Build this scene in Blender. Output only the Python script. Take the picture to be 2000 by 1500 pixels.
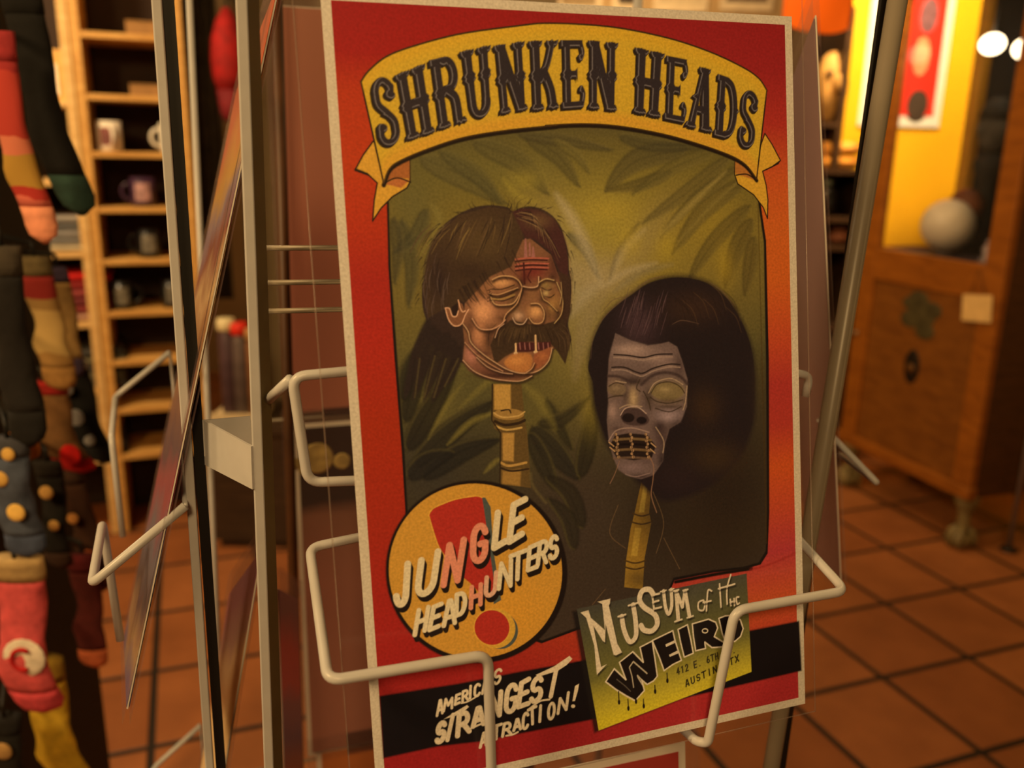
import bpy, bmesh, math, random
import numpy as np
from mathutils import Vector, Matrix
random.seed(7)
for o in list(bpy.data.objects): bpy.data.objects.remove(o)
sc = bpy.context.scene
COL = sc.collection

# ------------------------------------------------------------------ camera
F = 1700.0                                   # focal length in pixels of the 2000 wide frame
CAMZ = 1.33
_d = np.array([(870-1000)/F, (750-7200)/F, -1.0]); _d /= np.linalg.norm(_d)
_up = -_d
_fw = np.array([0, 0, -1.0]); _fw -= _up*(_fw @ _up); _fw /= np.linalg.norm(_fw)
_rt = np.cross(_fw, _up)
RM = np.array([_rt, _fw, _up])               # world = RM @ camera
cam = bpy.data.cameras.new('camera'); camo = bpy.data.objects.new('camera', cam); COL.objects.link(camo)
cam.sensor_width = 36; cam.lens = F*36/2000; cam.clip_start = 0.02
M4 = Matrix.Identity(4)
for i in range(3):
    for j in range(3): M4[i][j] = float(RM[i][j])
M4[2][3] = CAMZ
camo.matrix_world = M4
cam.dof.use_dof = True; cam.dof.focus_distance = 0.53; cam.dof.aperture_fstop = 5.2
sc.camera = camo
sc.view_settings.view_transform = 'Standard'; sc.view_settings.look = 'None'
sc.view_settings.exposure = 0.0; sc.view_settings.gamma = 1.0
sc.view_settings.use_curve_mapping = False

# ------------------------------------------------------------------ light
w = bpy.data.worlds.new('world'); sc.world = w; w.use_nodes = True
w.node_tree.nodes['Background'].inputs[0].default_value = (1.0, 0.72, 0.45, 1)
w.node_tree.nodes['Background'].inputs[1].default_value = 0.02
WARM = (1.0, 0.62, 0.25)
def area(name, loc, target, size, power, col=WARM):
    l = bpy.data.lights.new(name, 'AREA'); l.energy = power; l.color = col; l.shape = 'DISK'; l.size = size
    o = bpy.data.objects.new(name, l); COL.objects.link(o); o.location = loc
    o.rotation_euler = (Vector(target)-Vector(loc)).to_track_quat('-Z', 'Y').to_euler(); return o
def spot(name, loc, target, power, ang, col=WARM, rad=0.05, blend=0.6):
    l = bpy.data.lights.new(name, 'SPOT'); l.energy = power; l.color = col; l.spot_size = math.radians(ang); l.spot_blend = blend
    l.shadow_soft_size = rad
    o = bpy.data.objects.new(name, l); COL.objects.link(o); o.location = loc
    o.rotation_euler = (Vector(target)-Vector(loc)).to_track_quat('-Z', 'Y').to_euler(); return o
area('ceiling_lamp_near', (-0.05, -1.35, 2.4), (0.05, 0.5, 1.2), 0.5, 24)
area('ceiling_lamp_left', (-1.35, -0.35, 2.35), (0.0, 0.7, 1.1), 0.4, 36)
area('ceiling_lamp_shelf', (-1.75, 1.7, 2.5), (-1.5, 2.85, 1.0), 0.3, 46, (1, .7, .36))
area('ceiling_lamp_floor', (1.45, 1.9, 2.7), (1.3, 2.0, 0), 0.4, 9)
spot('fill_cabinet', (-0.1, 2.5, 2.65), (1.5, 3.2, 0.95), 60, 48)  # added fill to brighten the cabinet front; no such lamp is known
spot('fill_bag', (1.0, 2.2, 2.7), (1.0, 3.0, 1.9), 30, 50)  # unseen light added only to make the orange bag bright
spot('spot_lamp_yellow', (1.35, 3.2, 2.76), (1.95, 4.3, 1.25), 330, 70, (1.0, 0.72, 0.36))
area('ceiling_lamp_back', (0.4, 4.2, 2.6), (0.5, 5.1, 1.7), 0.4, 22)

# ------------------------------------------------------------------ measuring helpers
def ray(x, y): return RM @ np.array([(x-1000)/F, (750-y)/F, -1.0])
UX = np.array([.9473, .3203, 0]); NX = np.array([.3203, -.9473, 0])
def _p(r, t): p = r*t; return Vector((float(p[0]), float(p[1]), float(p[2]+CAMZ)))
def on_n(x, y, n): r = ray(x, y); return _p(r, n/(r @ NX))
def on_y(x, y, Y): r = ray(x, y); return _p(r, Y/r[1])
def on_z(x, y, z): r = ray(x, y); return _p(r, (z-CAMZ)/r[2])
def L(u, n, z): return Vector((float(UX[0]*u+NX[0]*n), float(UX[1]*u+NX[1]*n), z))      # rack frame -> world

# ------------------------------------------------------------------ materials
def lin(c):
    return tuple(((v/255)/12.92 if v/255 <= .04045 else ((v/255+.055)/1.055)**2.4) for v in c)
MATS = {}
def mat(name, col, rough=0.6, metal=0.0, var=0.12, scale=30, bump=0.0, emit=None, spec=0.4):
    """col is an sRGB 0-255 reflectance colour; fine noise varies it"""
    if name in MATS: return MATS[name]
    m = bpy.data.materials.new(name); m.use_nodes = True; nt = m.node_tree; b = nt.nodes['Principled BSDF']
    b.inputs['Roughness'].default_value = rough; b.inputs['Metallic'].default_value = metal
    b.inputs['Specular IOR Level'].default_value = spec
    c = lin(col)
    tc = nt.nodes.new('ShaderNodeTexCoord'); nz = nt.nodes.new('ShaderNodeTexNoise'); nz.inputs['Scale'].default_value = scale
    nz.inputs['Detail'].default_value = 4
    nt.links.new(tc.outputs['Object'], nz.inputs['Vector'])
    rp = nt.nodes.new('ShaderNodeValToRGB')
    rp.color_ramp.elements[0].position = .3; rp.color_ramp.elements[1].position = .7
    rp.color_ramp.elements[0].color = tuple(v*(1-var) for v in c)+(1,); rp.color_ramp.elements[1].color = tuple(min(1, v*(1+var)) for v in c)+(1,)
    nt.links.new(nz.outputs['Fac'], rp.inputs['Fac']); nt.links.new(rp.outputs['Color'], b.inputs['Base Color'])
    if bump:
        bp = nt.nodes.new('ShaderNodeBump'); bp.inputs['Strength'].default_value = bump; bp.inputs['Distance'].default_value = .004
        nt.links.new(nz.outputs['Fac'], bp.inputs['Height']); nt.links.new(bp.outputs['Normal'], b.inputs['Normal'])
    if emit:
        b.inputs['Emission Color'].default_value = lin(emit[0])+(1,); b.inputs['Emission Strength'].default_value = emit[1]
    MATS[name] = m; return m
def wood(name, c1, c2, rough=.45, sc_=(3, 3, 22), bump=0):
    if name in MATS: return MATS[name]
    m = mat(name, c1, rough); nt = m.node_tree
    nz = [n for n in nt.nodes if n.type == 'TEX_NOISE'][0]; tc = [n for n in nt.nodes if n.type == 'TEX_COORD'][0]
    rp = [n for n in nt.nodes if n.type == 'VALTORGB'][0]
    mp = nt.nodes.new('ShaderNodeMapping'); mp.inputs['Scale'].default_value = sc_
    nt.links.new(tc.outputs['Object'], mp.inputs['Vector']); nt.links.new(mp.outputs['Vector'], nz.inputs['Vector'])
    nz.inputs['Scale'].default_value = 3.0; nz.inputs['Distortion'].default_value = .8
    rp.color_ramp.elements[0].color = lin(c1)+(1,); rp.color_ramp.elements[1].color = lin(c2)+(1,)
    return m
def bands(name, stops, axis='Z', lo=0.0, hi=1.0, wob=0.05, rough=.8, hard=False, wscale=25):
    """procedural colour bands along an object axis between lo and hi"""
    if name in MATS: return MATS[name]
    m = bpy.data.materials.new(name); m.use_nodes = True; nt = m.node_tree; b = nt.nodes['Principled BSDF']
    b.inputs['Roughness'].default_value = rough
    tc = nt.nodes.new('ShaderNodeTexCoord'); sp = nt.nodes.new('ShaderNodeSeparateXYZ'); nt.links.new(tc.outputs['Object'], sp.inputs[0])
    mr = nt.nodes.new('ShaderNodeMapRange'); mr.inputs[1].default_value = lo; mr.inputs[2].default_value = hi
    nt.links.new(sp.outputs[axis], mr.inputs[0])
    nz = nt.nodes.new('ShaderNodeTexNoise'); nz.inputs['Scale'].default_value = wscale; nt.links.new(tc.outputs['Object'], nz.inputs['Vector'])
    ma = nt.nodes.new('ShaderNodeMath'); ma.operation = 'MULTIPLY_ADD'; ma.inputs[1].default_value = wob
    nt.links.new(nz.outputs['Fac'], ma.inputs[0]); nt.links.new(mr.outputs[0], ma.inputs[2])
    rp = nt.nodes.new('ShaderNodeValToRGB'); e = rp.color_ramp.elements
    if hard: rp.color_ramp.interpolation = 'CONSTANT'
    e.remove(e[1]); e[0].position = stops[0][0]; e[0].color = lin(stops[0][1])+(1,)
    for p, c in stops[1:]:
        q = e.new(p); q.color = lin(c)+(1,)
    nt.links.new(ma.outputs[0], rp.inputs['Fac']); nt.links.new(rp.outputs['Color'], b.inputs['Base Color'])
    MATS[name] = m; return m
def film(name, haze=(120, 95, 105), amount=.10, rough=.12, gloss=1.0):
    """clear slightly milky plastic film"""
    if name in MATS: return MATS[name]
    m = bpy.data.materials.new(name); m.use_nodes = True; nt = m.node_tree; nt.nodes.remove(nt.nodes['Principled BSDF'])
    out = nt.nodes['Material Output']
    tr = nt.nodes.new('ShaderNodeBsdfTransparent'); df = nt.nodes.new('ShaderNodeBsdfDiffuse'); gl = nt.nodes.new('ShaderNodeBsdfGlossy')
    df.inputs['Color'].default_value = lin(haze)+(1,); gl.inputs['Roughness'].default_value = rough
    tc = nt.nodes.new('ShaderNodeTexCoord'); nz = nt.nodes.new('ShaderNodeTexNoise'); nz.inputs['Scale'].default_value = 9
    nt.links.new(tc.outputs['Object'], nz.inputs['Vector'])
    mr = nt.nodes.new('ShaderNodeMapRange'); mr.inputs[3].default_value = amount*.6; mr.inputs[4].default_value = amount*1.4
    nt.links.new(nz.outputs['Fac'], mr.inputs[0])
    bp = nt.nodes.new('ShaderNodeBump'); bp.inputs['Strength'].default_value = .25; bp.inputs['Distance'].default_value = .002
    nt.links.new(nz.outputs['Fac'], bp.inputs['Height']); nt.links.new(bp.outputs['Normal'], gl.inputs['Normal'])
    m1 = nt.nodes.new('ShaderNodeMixShader'); nt.links.new(mr.outputs[0], m1.inputs[0]); nt.links.new(tr.outputs[0], m1.inputs[1]); nt.links.new(df.outputs[0], m1.inputs[2])
    fr = nt.nodes.new('ShaderNodeLayerWeight'); fr.inputs['Blend'].default_value = .5
    fp = nt.nodes.new('ShaderNodeMath'); fp.operation = 'POWER'; fp.inputs[1].default_value = 4; nt.links.new(fr.outputs['Facing'], fp.inputs[0])
    fm = nt.nodes.new('ShaderNodeMath'); fm.operation = 'MULTIPLY_ADD'; fm.inputs[1].default_value = .35*gloss; fm.inputs[2].default_value = .025*gloss; nt.links.new(fp.outputs[0], fm.inputs[0])
    m2 = nt.nodes.new('ShaderNodeMixShader'); nt.links.new(fm.outputs[0], m2.inputs[0]); nt.links.new(m1.outputs[0], m2.inputs[1]); nt.links.new(gl.outputs[0], m2.inputs[2])
    nt.links.new(m2.outputs[0], out.inputs['Surface'])
    MATS[name] = m; return m

# ------------------------------------------------------------------ mesh helpers
LOCM = {}
class MB:
    def __init__(s): s.v = []; s.f = []; s.sm = []
    def add(s, vs, fs, smooth=False):
        o = len(s.v); s.v += [tuple(v) for v in vs]; s.f += [tuple(i+o for i in f) for f in fs]; s.sm += [smooth]*len(fs); return s
    def hexa(s, p):      # 8 points: bottom 4 ccw, top 4 ccw
        return s.add(p, [(3, 2, 1, 0), (4, 5, 6, 7), (0, 1, 5, 4), (1, 2, 6, 5), (2, 3, 7, 6), (3, 0, 4, 7)])
    def box(s, x0, x1, y0, y1, z0, z1):
        return s.hexa([(x0, y0, z0), (x1, y0, z0), (x1, y1, z0), (x0, y1, z0), (x0, y0, z1), (x1, y0, z1), (x1, y1, z1), (x0, y1, z1)])
    def slab(s, quad, th):   # quad of 4 world points + thickness along its normal (backwards)
        q = [Vector(v) for v in quad]; n = (q[1]-q[0]).cross(q[3]-q[0]).normalized()*th
        return s.hexa([v-n for v in q]+q)
    def tube(s, pts, r, bend=0.0, seg=10, cap=True):
        P = [Vector(p) for p in pts]
        if bend > 0 and len(P) > 2:
            Q = [P[0]]
            for i in range(1, len(P)-1):
                a, b, c = P[i-1], P[i], P[i+1]; la, lc = (a-b).length, (c-b).length; t = min(bend, la*.45, lc*.45)
                s0 = b+(a-b).normalized()*t; s1 = b+(c-b).normalized()*t
                for k in range(7):
                    q = k/6; Q.append(s0*(1-q)**2+b*2*q*(1-q)+s1*q*q)
            Q.append(P[-1]); P = Q
        n = len(P); T = [(P[min(i+1, n-1)]-P[max(i-1, 0)]).normalized() for i in range(n)]
        ref = Vector((0, 0, 1)) if abs(T[0].z) < .9 else Vector((1, 0, 0)); a = T[0].cross(ref).normalized()
        vs = []; rr = r if isinstance(r, (list, tuple)) else [r]*n
        for i in range(n):
            a = (a-T[i]*a.dot(T[i])).normalized(); b = T[i].cross(a)
            for k in range(seg):
                th = 2*math.pi*k/seg; vs.append(P[i]+(a*math.cos(th)+b*math.sin(th))*rr[i])
        fs = [(i*seg+k, i*seg+(k+1) % seg, (i+1)*seg+(k+1) % seg, (i+1)*seg+k) for i in range(n-1) for k in range(seg)]
        if cap: fs += [tuple(range(seg-1, -1, -1)), tuple(range((n-1)*seg, n*seg))]
        return s.add(vs, fs, True)
    def lathe(s, prof, c=(0, 0, 0), seg=24):
        vs = []; n = len(prof)
        for r, z in prof:
            for k in range(seg):
                th = 2*math.pi*k/seg; vs.append((c[0]+r*math.cos(th), c[1]+r*math.sin(th), c[2]+z))
        fs = [(i*seg+k, i*seg+(k+1) % seg, (i+1)*seg+(k+1) % seg, (i+1)*seg+k) for i in range(n-1) for k in range(seg)]
        fs += [tuple(range(seg-1, -1, -1)), tuple(range((n-1)*seg, n*seg))]
        return s.add(vs, fs, True)
    def ball(s, c, rx, ry=None, rz=None, seg=20, rings=12):
        ry = ry or rx; rz = rz or rx; vs = []
        for i in range(rings+1):
            ph = math.pi*i/rings
            for k in range(seg):
                th = 2*math.pi*k/seg; vs.append((c[0]+rx*math.sin(ph)*math.cos(th), c[1]+ry*math.sin(ph)*math.sin(th), c[2]+rz*math.cos(ph)))
        fs = [(i*seg+k, (i+1)*seg+k, (i+1)*seg+(k+1) % seg, i*seg+(k+1) % seg) for i in range(rings) for k in range(seg)]
        return s.add(vs, fs, True)
    def build(s, name, m, parent=None, loc=(0, 0, 0), rot=(0, 0, 0), bevel=0, local=None):
        """local: 4x4 frame: vertices given in world are moved into that frame"""
        me = bpy.data.meshes.new(name)
        vs = s.v
        if parent is not None and local is None: local = LOCM.get(parent.name, parent.matrix_basis)
        if local is not None and parent is not None:
            inv = local.inverted(); vs = [tuple(inv @ Vector(v)) for v in vs]
        me.from_pydata(vs, [], s.f); me.polygons.foreach_set('use_smooth', s.sm); me.update()
        o = bpy.data.objects.new(name, me); COL.objects.link(o)
        if m: me.materials.append(m)
        if parent is not None: o.parent = parent
        else: o.location = loc; o.rotation_euler = rot
        bm = bmesh.new(); bm.from_mesh(me); bmesh.ops.remove_doubles(bm, verts=bm.verts, dist=1e-6); bmesh.ops.recalc_face_normals(bm, faces=bm.faces); bm.to_mesh(me); bm.free()
        if bevel:
            bv = o.modifiers.new('bevel', 'BEVEL'); bv.width = bevel; bv.segments = 2; bv.limit_method = 'ANGLE'
        return o
def tag(o, label=None, cat=None, group=None, kind=None):
    if label: o['label'] = label
    if cat: o['category'] = cat
    if group: o['group'] = group
    if kind: o['kind'] = kind
    return o
def thing(name, label, cat, loc=(0, 0, 0), rz=0, group=None):
    o = bpy.data.objects.new(name, None); COL.objects.link(o); o.empty_display_size = .05
    o.matrix_basis = Matrix.Translation(Vector(loc)) @ Matrix.Rotation(rz, 4, 'Z')
    return tag(o, label, cat, group)
def pl(parent, x, y, z): return LOCM.get(parent.name, parent.matrix_basis) @ Vector((x, y, z))   # local -> world
def centred(o):
    """put the origin of a top-level mesh in its middle"""
    me = o.data; c = sum((v.co for v in me.vertices), Vector())/len(me.vertices)
    me.transform(Matrix.Translation(-c)); o.location = o.location+c; return o

# ================================================================== ROOM
FY = math.radians(20.5)
fm = bpy.data.materials.new('quarry_tile'); fm.use_nodes = True; nt = fm.node_tree; b = nt.nodes['Principled BSDF']
tc = nt.nodes.new('ShaderNodeTexCoord'); bk = nt.nodes.new('ShaderNodeTexBrick'); bk.offset = 0; bk.squash = 1
bk.inputs['Scale'].default_value = 1; bk.inputs['Brick Width'].default_value = .303; bk.inputs['Row Height'].default_value = .318
bk.inputs['Mortar Size'].default_value = .011; bk.inputs['Mortar Smooth'].default_value = .4; bk.inputs['Bias'].default_value = 0
bk.inputs['Color1'].default_value = lin((168, 104, 58))+(1,); bk.inputs['Color2'].default_value = lin((150, 88, 46))+(1,); bk.inputs['Mortar'].default_value = lin((34, 27, 22))+(1,)
nz = nt.nodes.new('ShaderNodeTexNoise'); nz.inputs['Scale'].default_value = 7; nz.inputs['Detail'].default_value = 5
nt.links.new(tc.outputs['Object'], bk.inputs['Vector']); nt.links.new(tc.outputs['Object'], nz.inputs['Vector'])
mx = nt.nodes.new('ShaderNodeMix'); mx.data_type = 'RGBA'; mx.blend_type = 'MULTIPLY'; mx.inputs[0].default_value = .55
nr = nt.nodes.new('ShaderNodeValToRGB'); nr.color_ramp.elements[0].position = .3; nr.color_ramp.elements[0].color = (.5, .45, .42, 1); nr.color_ramp.elements[1].position = .72
nt.links.new(nz.outputs['Fac'], nr.inputs[0]); nt.links.new(bk.outputs['Color'], mx.inputs[6]); nt.links.new(nr.outputs[0], mx.inputs[7])
nt.links.new(mx.outputs[2], b.inputs['Base Color']); b.inputs['Roughness'].default_value = .5
bp = nt.nodes.new('ShaderNodeBump'); bp.inputs['Strength'].default_value = .5; bp.inputs['Distance'].default_value = .004; bp.invert = True
nt.links.new(bk.outputs['Fac'], bp.inputs['Height']); nt.links.new(bp.outputs['Normal'], b.inputs['Normal'])
fl = MB().box(-6, 6, -6.5, 5.5, -.1, 0).build('floor', fm, loc=(1.288, 2.158, 0), rot=(0, 0, FY)); tag(fl, kind='structure')
wallm = mat('plaster_wall', (176, 150, 112), .9, var=.08, scale=4)
tag(MB().box(-2.6, 3.4, 5.2, 5.3, 0, 2.8).build('wall_back', wallm), kind='structure')
tag(MB().box(-2.7, -2.6, -2.4, 5.3, 0, 2.8).build('wall_left', wallm), kind='structure')
tag(MB().box(3.4, 3.5, -2.4, 5.3, 0, 2.8).build('wall_right', wallm), kind='structure')
tag(MB().box(-2.7, 3.5, -2.5, -2.4, 0, 2.8).build('wall_front', mat('dark_wall', (70, 58, 46), .9)), kind='structure')
tag(MB().box(-2.7, 3.5, -2.5, 5.3, 2.8, 2.9).build('ceiling', mat('dark_ceiling', (60, 50, 42), .9)), kind='structure')
yel = mat('yellow_paint', (238, 178, 10), .6, var=.05, scale=3)
tag(MB().box(on_y(1643, 150, 4.3).x, 3.4, 4.3, 4.42, 0, 2.8).build('wall_partition', yel), kind='structure')

# ================================================================== THE POSTER RACK
cream = mat('cream_enamel', (184, 186, 190), .35, var=.04, scale=60, bump=.05)
shadem = mat('shade_edge', (12, 11, 10), .6)  # shade on the posts' inner sides, put in as black
rust = mat('brown_column', (74, 46, 26), .5, var=.3, scale=20)
RC = L(.2, -.73, 0)
rack = thing('poster_rack', 'cream wire and metal floor rack holding the sleeved posters', 'display rack', RC, math.atan2(.3203, .9473))
def rb(mb, name, m, bevel=0): return mb.build(name, m, rack, bevel=bevel)
def line_at(p0, p1, z):                     # extend a measured 3-D line to a height
    t = (z-p0.z)/(p1.z-p0.z); return p0+(p1-p0)*t
def bar(pa, pb, wu, dn, z0, z1):            # flat upright: pa/pb = left front edge measured high/low; wu along face, dn depth
    a = line_at(pa, pb, z0); c = line_at(pa, pb, z1)
    U = Vector((UX[0], UX[1], 0)); N = Vector((NX[0], NX[1], 0))
    return MB().hexa([a, a+U*wu, a+U*wu-N*dn, a-N*dn, c, c+U*wu, c+U*wu-N*dn, c-N*dn])
n1 = -.553
p1a, p1b = on_n(295, 0, n1), on_n(401, 1500, n1)
rb(bar(p1a, p1b, .0056, .006, .05, 1.75), 'post', cream, .0008)
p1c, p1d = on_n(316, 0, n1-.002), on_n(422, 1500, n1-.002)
o = rb(bar(p1c, p1d, .0064, .004, .05, 1.75), 'post_flange', shadem); tag(o, 'inner flange with its shade painted in black')
n2 = -.50
p2a, p2b = on_n(460, 0, n2), on_n(516, 1500, n2)
rb(bar(p2a, p2b, .0060, .004, .05, 1.75), 'post', cream, .0008)
a0, a1 = line_at(p2a, p2b, .05), line_at(p2a, p2b, 1.75)
U = Vector((UX[0], UX[1], 0)); N = Vector((NX[0], NX[1], 0))
e0, e1 = U*.0060-N*.0005, U*.0120-N*.009
rb(MB().hexa([a0+e0, a0+e1, a0+e1-N*.003-U*.002, a0+e0-N*.003-U*.002, a1+e0, a1+e1, a1+e1-N*.003-U*.002, a1+e0-N*.003-U*.002]), 'post_flange', mat('cream_in_shade', (96, 86, 60), .5))  # darker copy of the cream enamel: shade put into its colour
# right post
p3a, p3b = on_n(1753, 0, n2), on_n(1613, 850, n2)
q0, q1 = line_at(p3a, p3b, .05), line_at(p3a, p3b, 1.75)
rb(MB().tube([q0, q1], .0064, seg=16), 'post', mat('grey_enamel', (128, 120, 106), .35, var=.05))
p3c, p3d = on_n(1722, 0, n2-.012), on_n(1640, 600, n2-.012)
rb(bar(p3c, p3d, .009, .003, .05, 1.75), 'post_flange', shadem)  # shaded inner side of the right post, coloured black
# rear posts
r0, r1 = on_n(370, 0, -1.0), on_n(427, 1280, -1.0)
rb(MB().tube([line_at(r0, r1, .05), line_at(r0, r1, 1.75)], .0034), 'post', cream)
r0, r1 = on_n(549, 300, -.90), on_n(583, 1480, -.90)
rb(MB().tube([line_at(r0, r1, .05), line_at(r0, r1, 1.75)], .0055), 'post', rust)
r0 = L(.47, -.97, .05); rb(MB().tube([r0, r0+Vector((0, 0, 1.7))], .0055), 'post', cream)
# corner gusset
tl, tr = on_n(395, 820, -.553), on_n(490, 872, -.4995); bl_, br_ = on_n(400, 908, -.553), on_n(493, 956, -.4995)
z = tl.z; tk = on_z(489, 812, z)
g = MB(); g.slab([bl_, br_, tr, tl], .0015)
rb(g, 'corner_plate', cream)
tk2 = Vector((tk.x, tk.y, bl_.z+.006))
g = MB(); g.slab([tl, tk, tk2, bl_+Vector((0, 0, .006))], .0012); rb(g, 'corner_plate', cream)
for zz in (.62, 1.62):
    g = MB(); g.slab([p+Vector((0, 0, zz-z)) for p in (bl_, br_, tr, tl)], .0015); rb(g, 'corner_plate', cream)
# wires of the main face
WR = .0030
def pocket_main(dz):
    zb, zf = 1.098+dz, 1.069+dz
    m = MB(); m.tube([L(.085, -.505, zb), L(.041, -.50, zb-.002), L(.039, -.398, zf), L(.124, -.398, zf), L(.128, -.398, .968+dz), L(.128, -.44, .962+dz)], WR, .008, 12)
    m2 = MB(); m2.tube([L(.300, -.505, zb), L(.356, -.50, zb), L(.356, -.398, zf+.003), L(.277, -.398, zf+.002), L(.2665, -.398, .982+dz), L(.262, -.404, .980+dz), L(.262, -.44, .974+dz)], WR, .008, 12)
    for q in (m, m2): rb(q, 'pocket_wire', cream)
    b_ = MB(); b_.tube([L(.10, -.44, .966+dz), L(.29, -.44, .966+dz)], WR*.8); rb(b_, 'bottom_wire', cream)
    # back rest loop
    k = MB(); k.tube([L(.10, -.478, 1.212+dz), L(.034, -.48, 1.209+dz), L(.040, -.48, 1.146+dz), L(.10, -.478, 1.143+dz)], WR, .008, 12)
    rb(k, 'back_rest_wire', cream); k = MB()
    k.tube([L(.36, -.50, 1.190+dz), L(.398, -.508, 1.180+dz), L(.396, -.508, 1.165+dz)], WR, .008, 12)
    rb(k, 'back_rest_wire', cream)
    rb(MB().tube([L(.033, -.482, 1.207+dz), L(.022, -.505, 1.19+dz)], WR), 'wire_stub', cream)
pocket_main(0); pocket_main(-.47)
for py in (483, 550, 605):
    a = on_n(600, py, -.52)
    rb(MB().tube([L(.018, -.52, a.z), L(.30, -.52, a.z-.003)], .0016), 'cross_wire', MATS['grey_enamel'])
    rb(MB().tube([L(.02, -.52, a.z-.47), L(.30, -.52, a.z-.473)], .0016), 'cross_wire', MATS['grey_enamel'])
# wires of the left face
def pocket_left(dz):
    nc, nfar = on_z(180, 1140, 1.069), on_z(225, 775, 1.069)
    na, fa = on_z(200, 1022, 1.069), on_z(218, 855, 1.069)
    nb, fb = on_z(362, 988, 1.1135), on_z(332, 688, 1.114)
    nd, fd = on_z(235, 1250, .975), on_z(240, 1048, .975)
    D = Vector((0, 0, dz))
    m = MB(); m.tube([v+D for v in (nb, nc, na, nd)], WR, .006, 12)
    m2 = MB(); m2.tube([v+D for v in (fb, nfar, fa, fd)], WR, .010, 12)
    rb(m, 'pocket_wire', cream); rb(m2, 'pocket_wire', cream)
    rb(MB().tube([nb+D, fb+D], .0016), 'cross_wire', cream)
pocket_left(0); pocket_left(-.47)
# right face: the bent wire seen past the pole
m = MB(); m.tube([on_z(1600, 818, 1.114), on_z(1622, 849, 1.10), on_z(1714, 944, 1.069), on_z(1640, 888, 1.069)], WR*.9, .004, 12); rb(m, 'pocket_wire', cream)
for dz in (-.47,):
    m = MB(); m.tube([L(.43, -.56, 1.114+dz), L(.51, -.553, 1.069+dz), L(.53, -.62, 1.069+dz)], WR, .006); rb(m, 'pocket_wire', cream)
# base
m = MB(); bs = [L(-.03, -.553, .05), L(.0, -.49, .05), L(.36, -.49, .05), L(.42, -.553, .05), L(.46, -.97, .05), L(-.05, -1.0, .05)]
for i in range(6): m.tube([bs[i], bs[(i+1) % 6]], .008)
for p in bs: m.tube([p+Vector((0, 0, .005)), Vector((p.x, p.y, 0))], .01)
rb(m, 'base_frame', cream)

# ================================================================== PRINTED POSTER ART (flat print painted in inches)
Q = np.array([(644, -20), (1559, 33), (1572, 1374), (737, 1563)], float)
PWI, PHI = 11.0, 17.0
def _homo(src, dst):
    A = []
    for (x, y), (u, v) in zip(src, dst):
        A += [[x, y, 1, 0, 0, 0, -u*x, -u*y, -u], [0, 0, 0, x, y, 1, -v*x, -v*y, -v]]
    return np.linalg.svd(np.array(A))[2][-1].reshape(3, 3)
HI = _homo(Q, [(0, PHI), (PWI, PHI), (PWI, 0), (0, 0)])
def ph(P):                                   # measured photo points -> inches on the sheet
    P = np.atleast_2d(np.array(P, float)); q = np.c_[P, np.ones(len(P))] @ HI.T; return q[:, :2]/q[:, 2:]
RES = 84
GW, GH = int(PWI*RES)+1, int(PHI*RES)+1
gx = np.linspace(0, PWI, GW, dtype=np.float32); gy = np.linspace(0, PHI, GH, dtype=np.float32)   # row 0 = bottom
CAN = np.zeros((GH, GW, 3), np.float32)
CLIP = None
INKW = np.array(lin((194, 150, 98)))        # how the blank paper of this sheet looks under the shop light
TINT = (.96, .90, .76)
def ink(c): return np.clip(np.array(lin([v*q for v, q in zip(c, TINT)]))/INKW*.78, 0, .95).astype(np.float32)
def spl(P, closed=False, n=8):
    P = np.array(P, float); N_ = len(P); out = []
    for i in range(N_ if closed else N_-1):
        a = P[(i-1) % N_] if closed else P[max(i-1, 0)]; b_ = P[i]; c = P[(i+1) % N_]; d = P[(i+2) % N_] if closed else P[min(i+2, N_-1)]
        for k in range(n):
            t = k/n; out.append(.5*((2*b_)+(-a+c)*t+(2*a-5*b_+4*c-d)*t*t+(-a+3*b_-3*c+d)*t**3))
    if not closed: out.append(P[-1])
    return np.array(out)
def _win(P, m):
    x0, y0 = P.min(0)-m; x1, y1 = P.max(0)+m
    i0, i1 = max(0, int(x0*RES)), min(GW, int(x1*RES)+2); j0, j1 = max(0, int(y0*RES)), min(GH, int(y1*RES)+2)
    return i0, i1, j0, j1
def _segd(X, Y, P, closed, wd=None):
    D = np.full(X.shape, 1e9, np.float32); n = len(P); m = n if closed else n-1
    for i in range(m):
        a = P[i]; b_ = P[(i+1) % n]; dx, dy = b_-a; l2 = dx*dx+dy*dy+1e-12
        t = np.clip(((X-a[0])*dx+(Y-a[1])*dy)/l2, 0, 1); d = np.hypot(X-a[0]-t*dx, Y-a[1]-t*dy)
        if wd is not None: d = d-(wd[i]+(wd[(i+1) % n]-wd[i])*t)
        D = np.minimum(D, d)
    return D
def _poly(P, f):
    i0, i1, j0, j1 = _win(P, f)
    if i1 <= i0 or j1 <= j0: return None
    X, Y = np.meshgrid(gx[i0:i1], gy[j0:j1]); D = _segd(X, Y, P, True); ins = np.zeros(X.shape, bool); n = len(P)
    for i in range(n):
        a = P[i]; b_ = P[(i+1) % n]
        if a[1] == b_[1]: continue
        c = ((a[1] > Y) != (b_[1] > Y)) & (X < (b_[0]-a[0])*(Y-a[1])/(b_[1]-a[1])+a[0]); ins ^= c
    return (i0, i1, j0, j1), np.clip(.5+np.where(ins, D, -D)/f, 0, 1)
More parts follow.
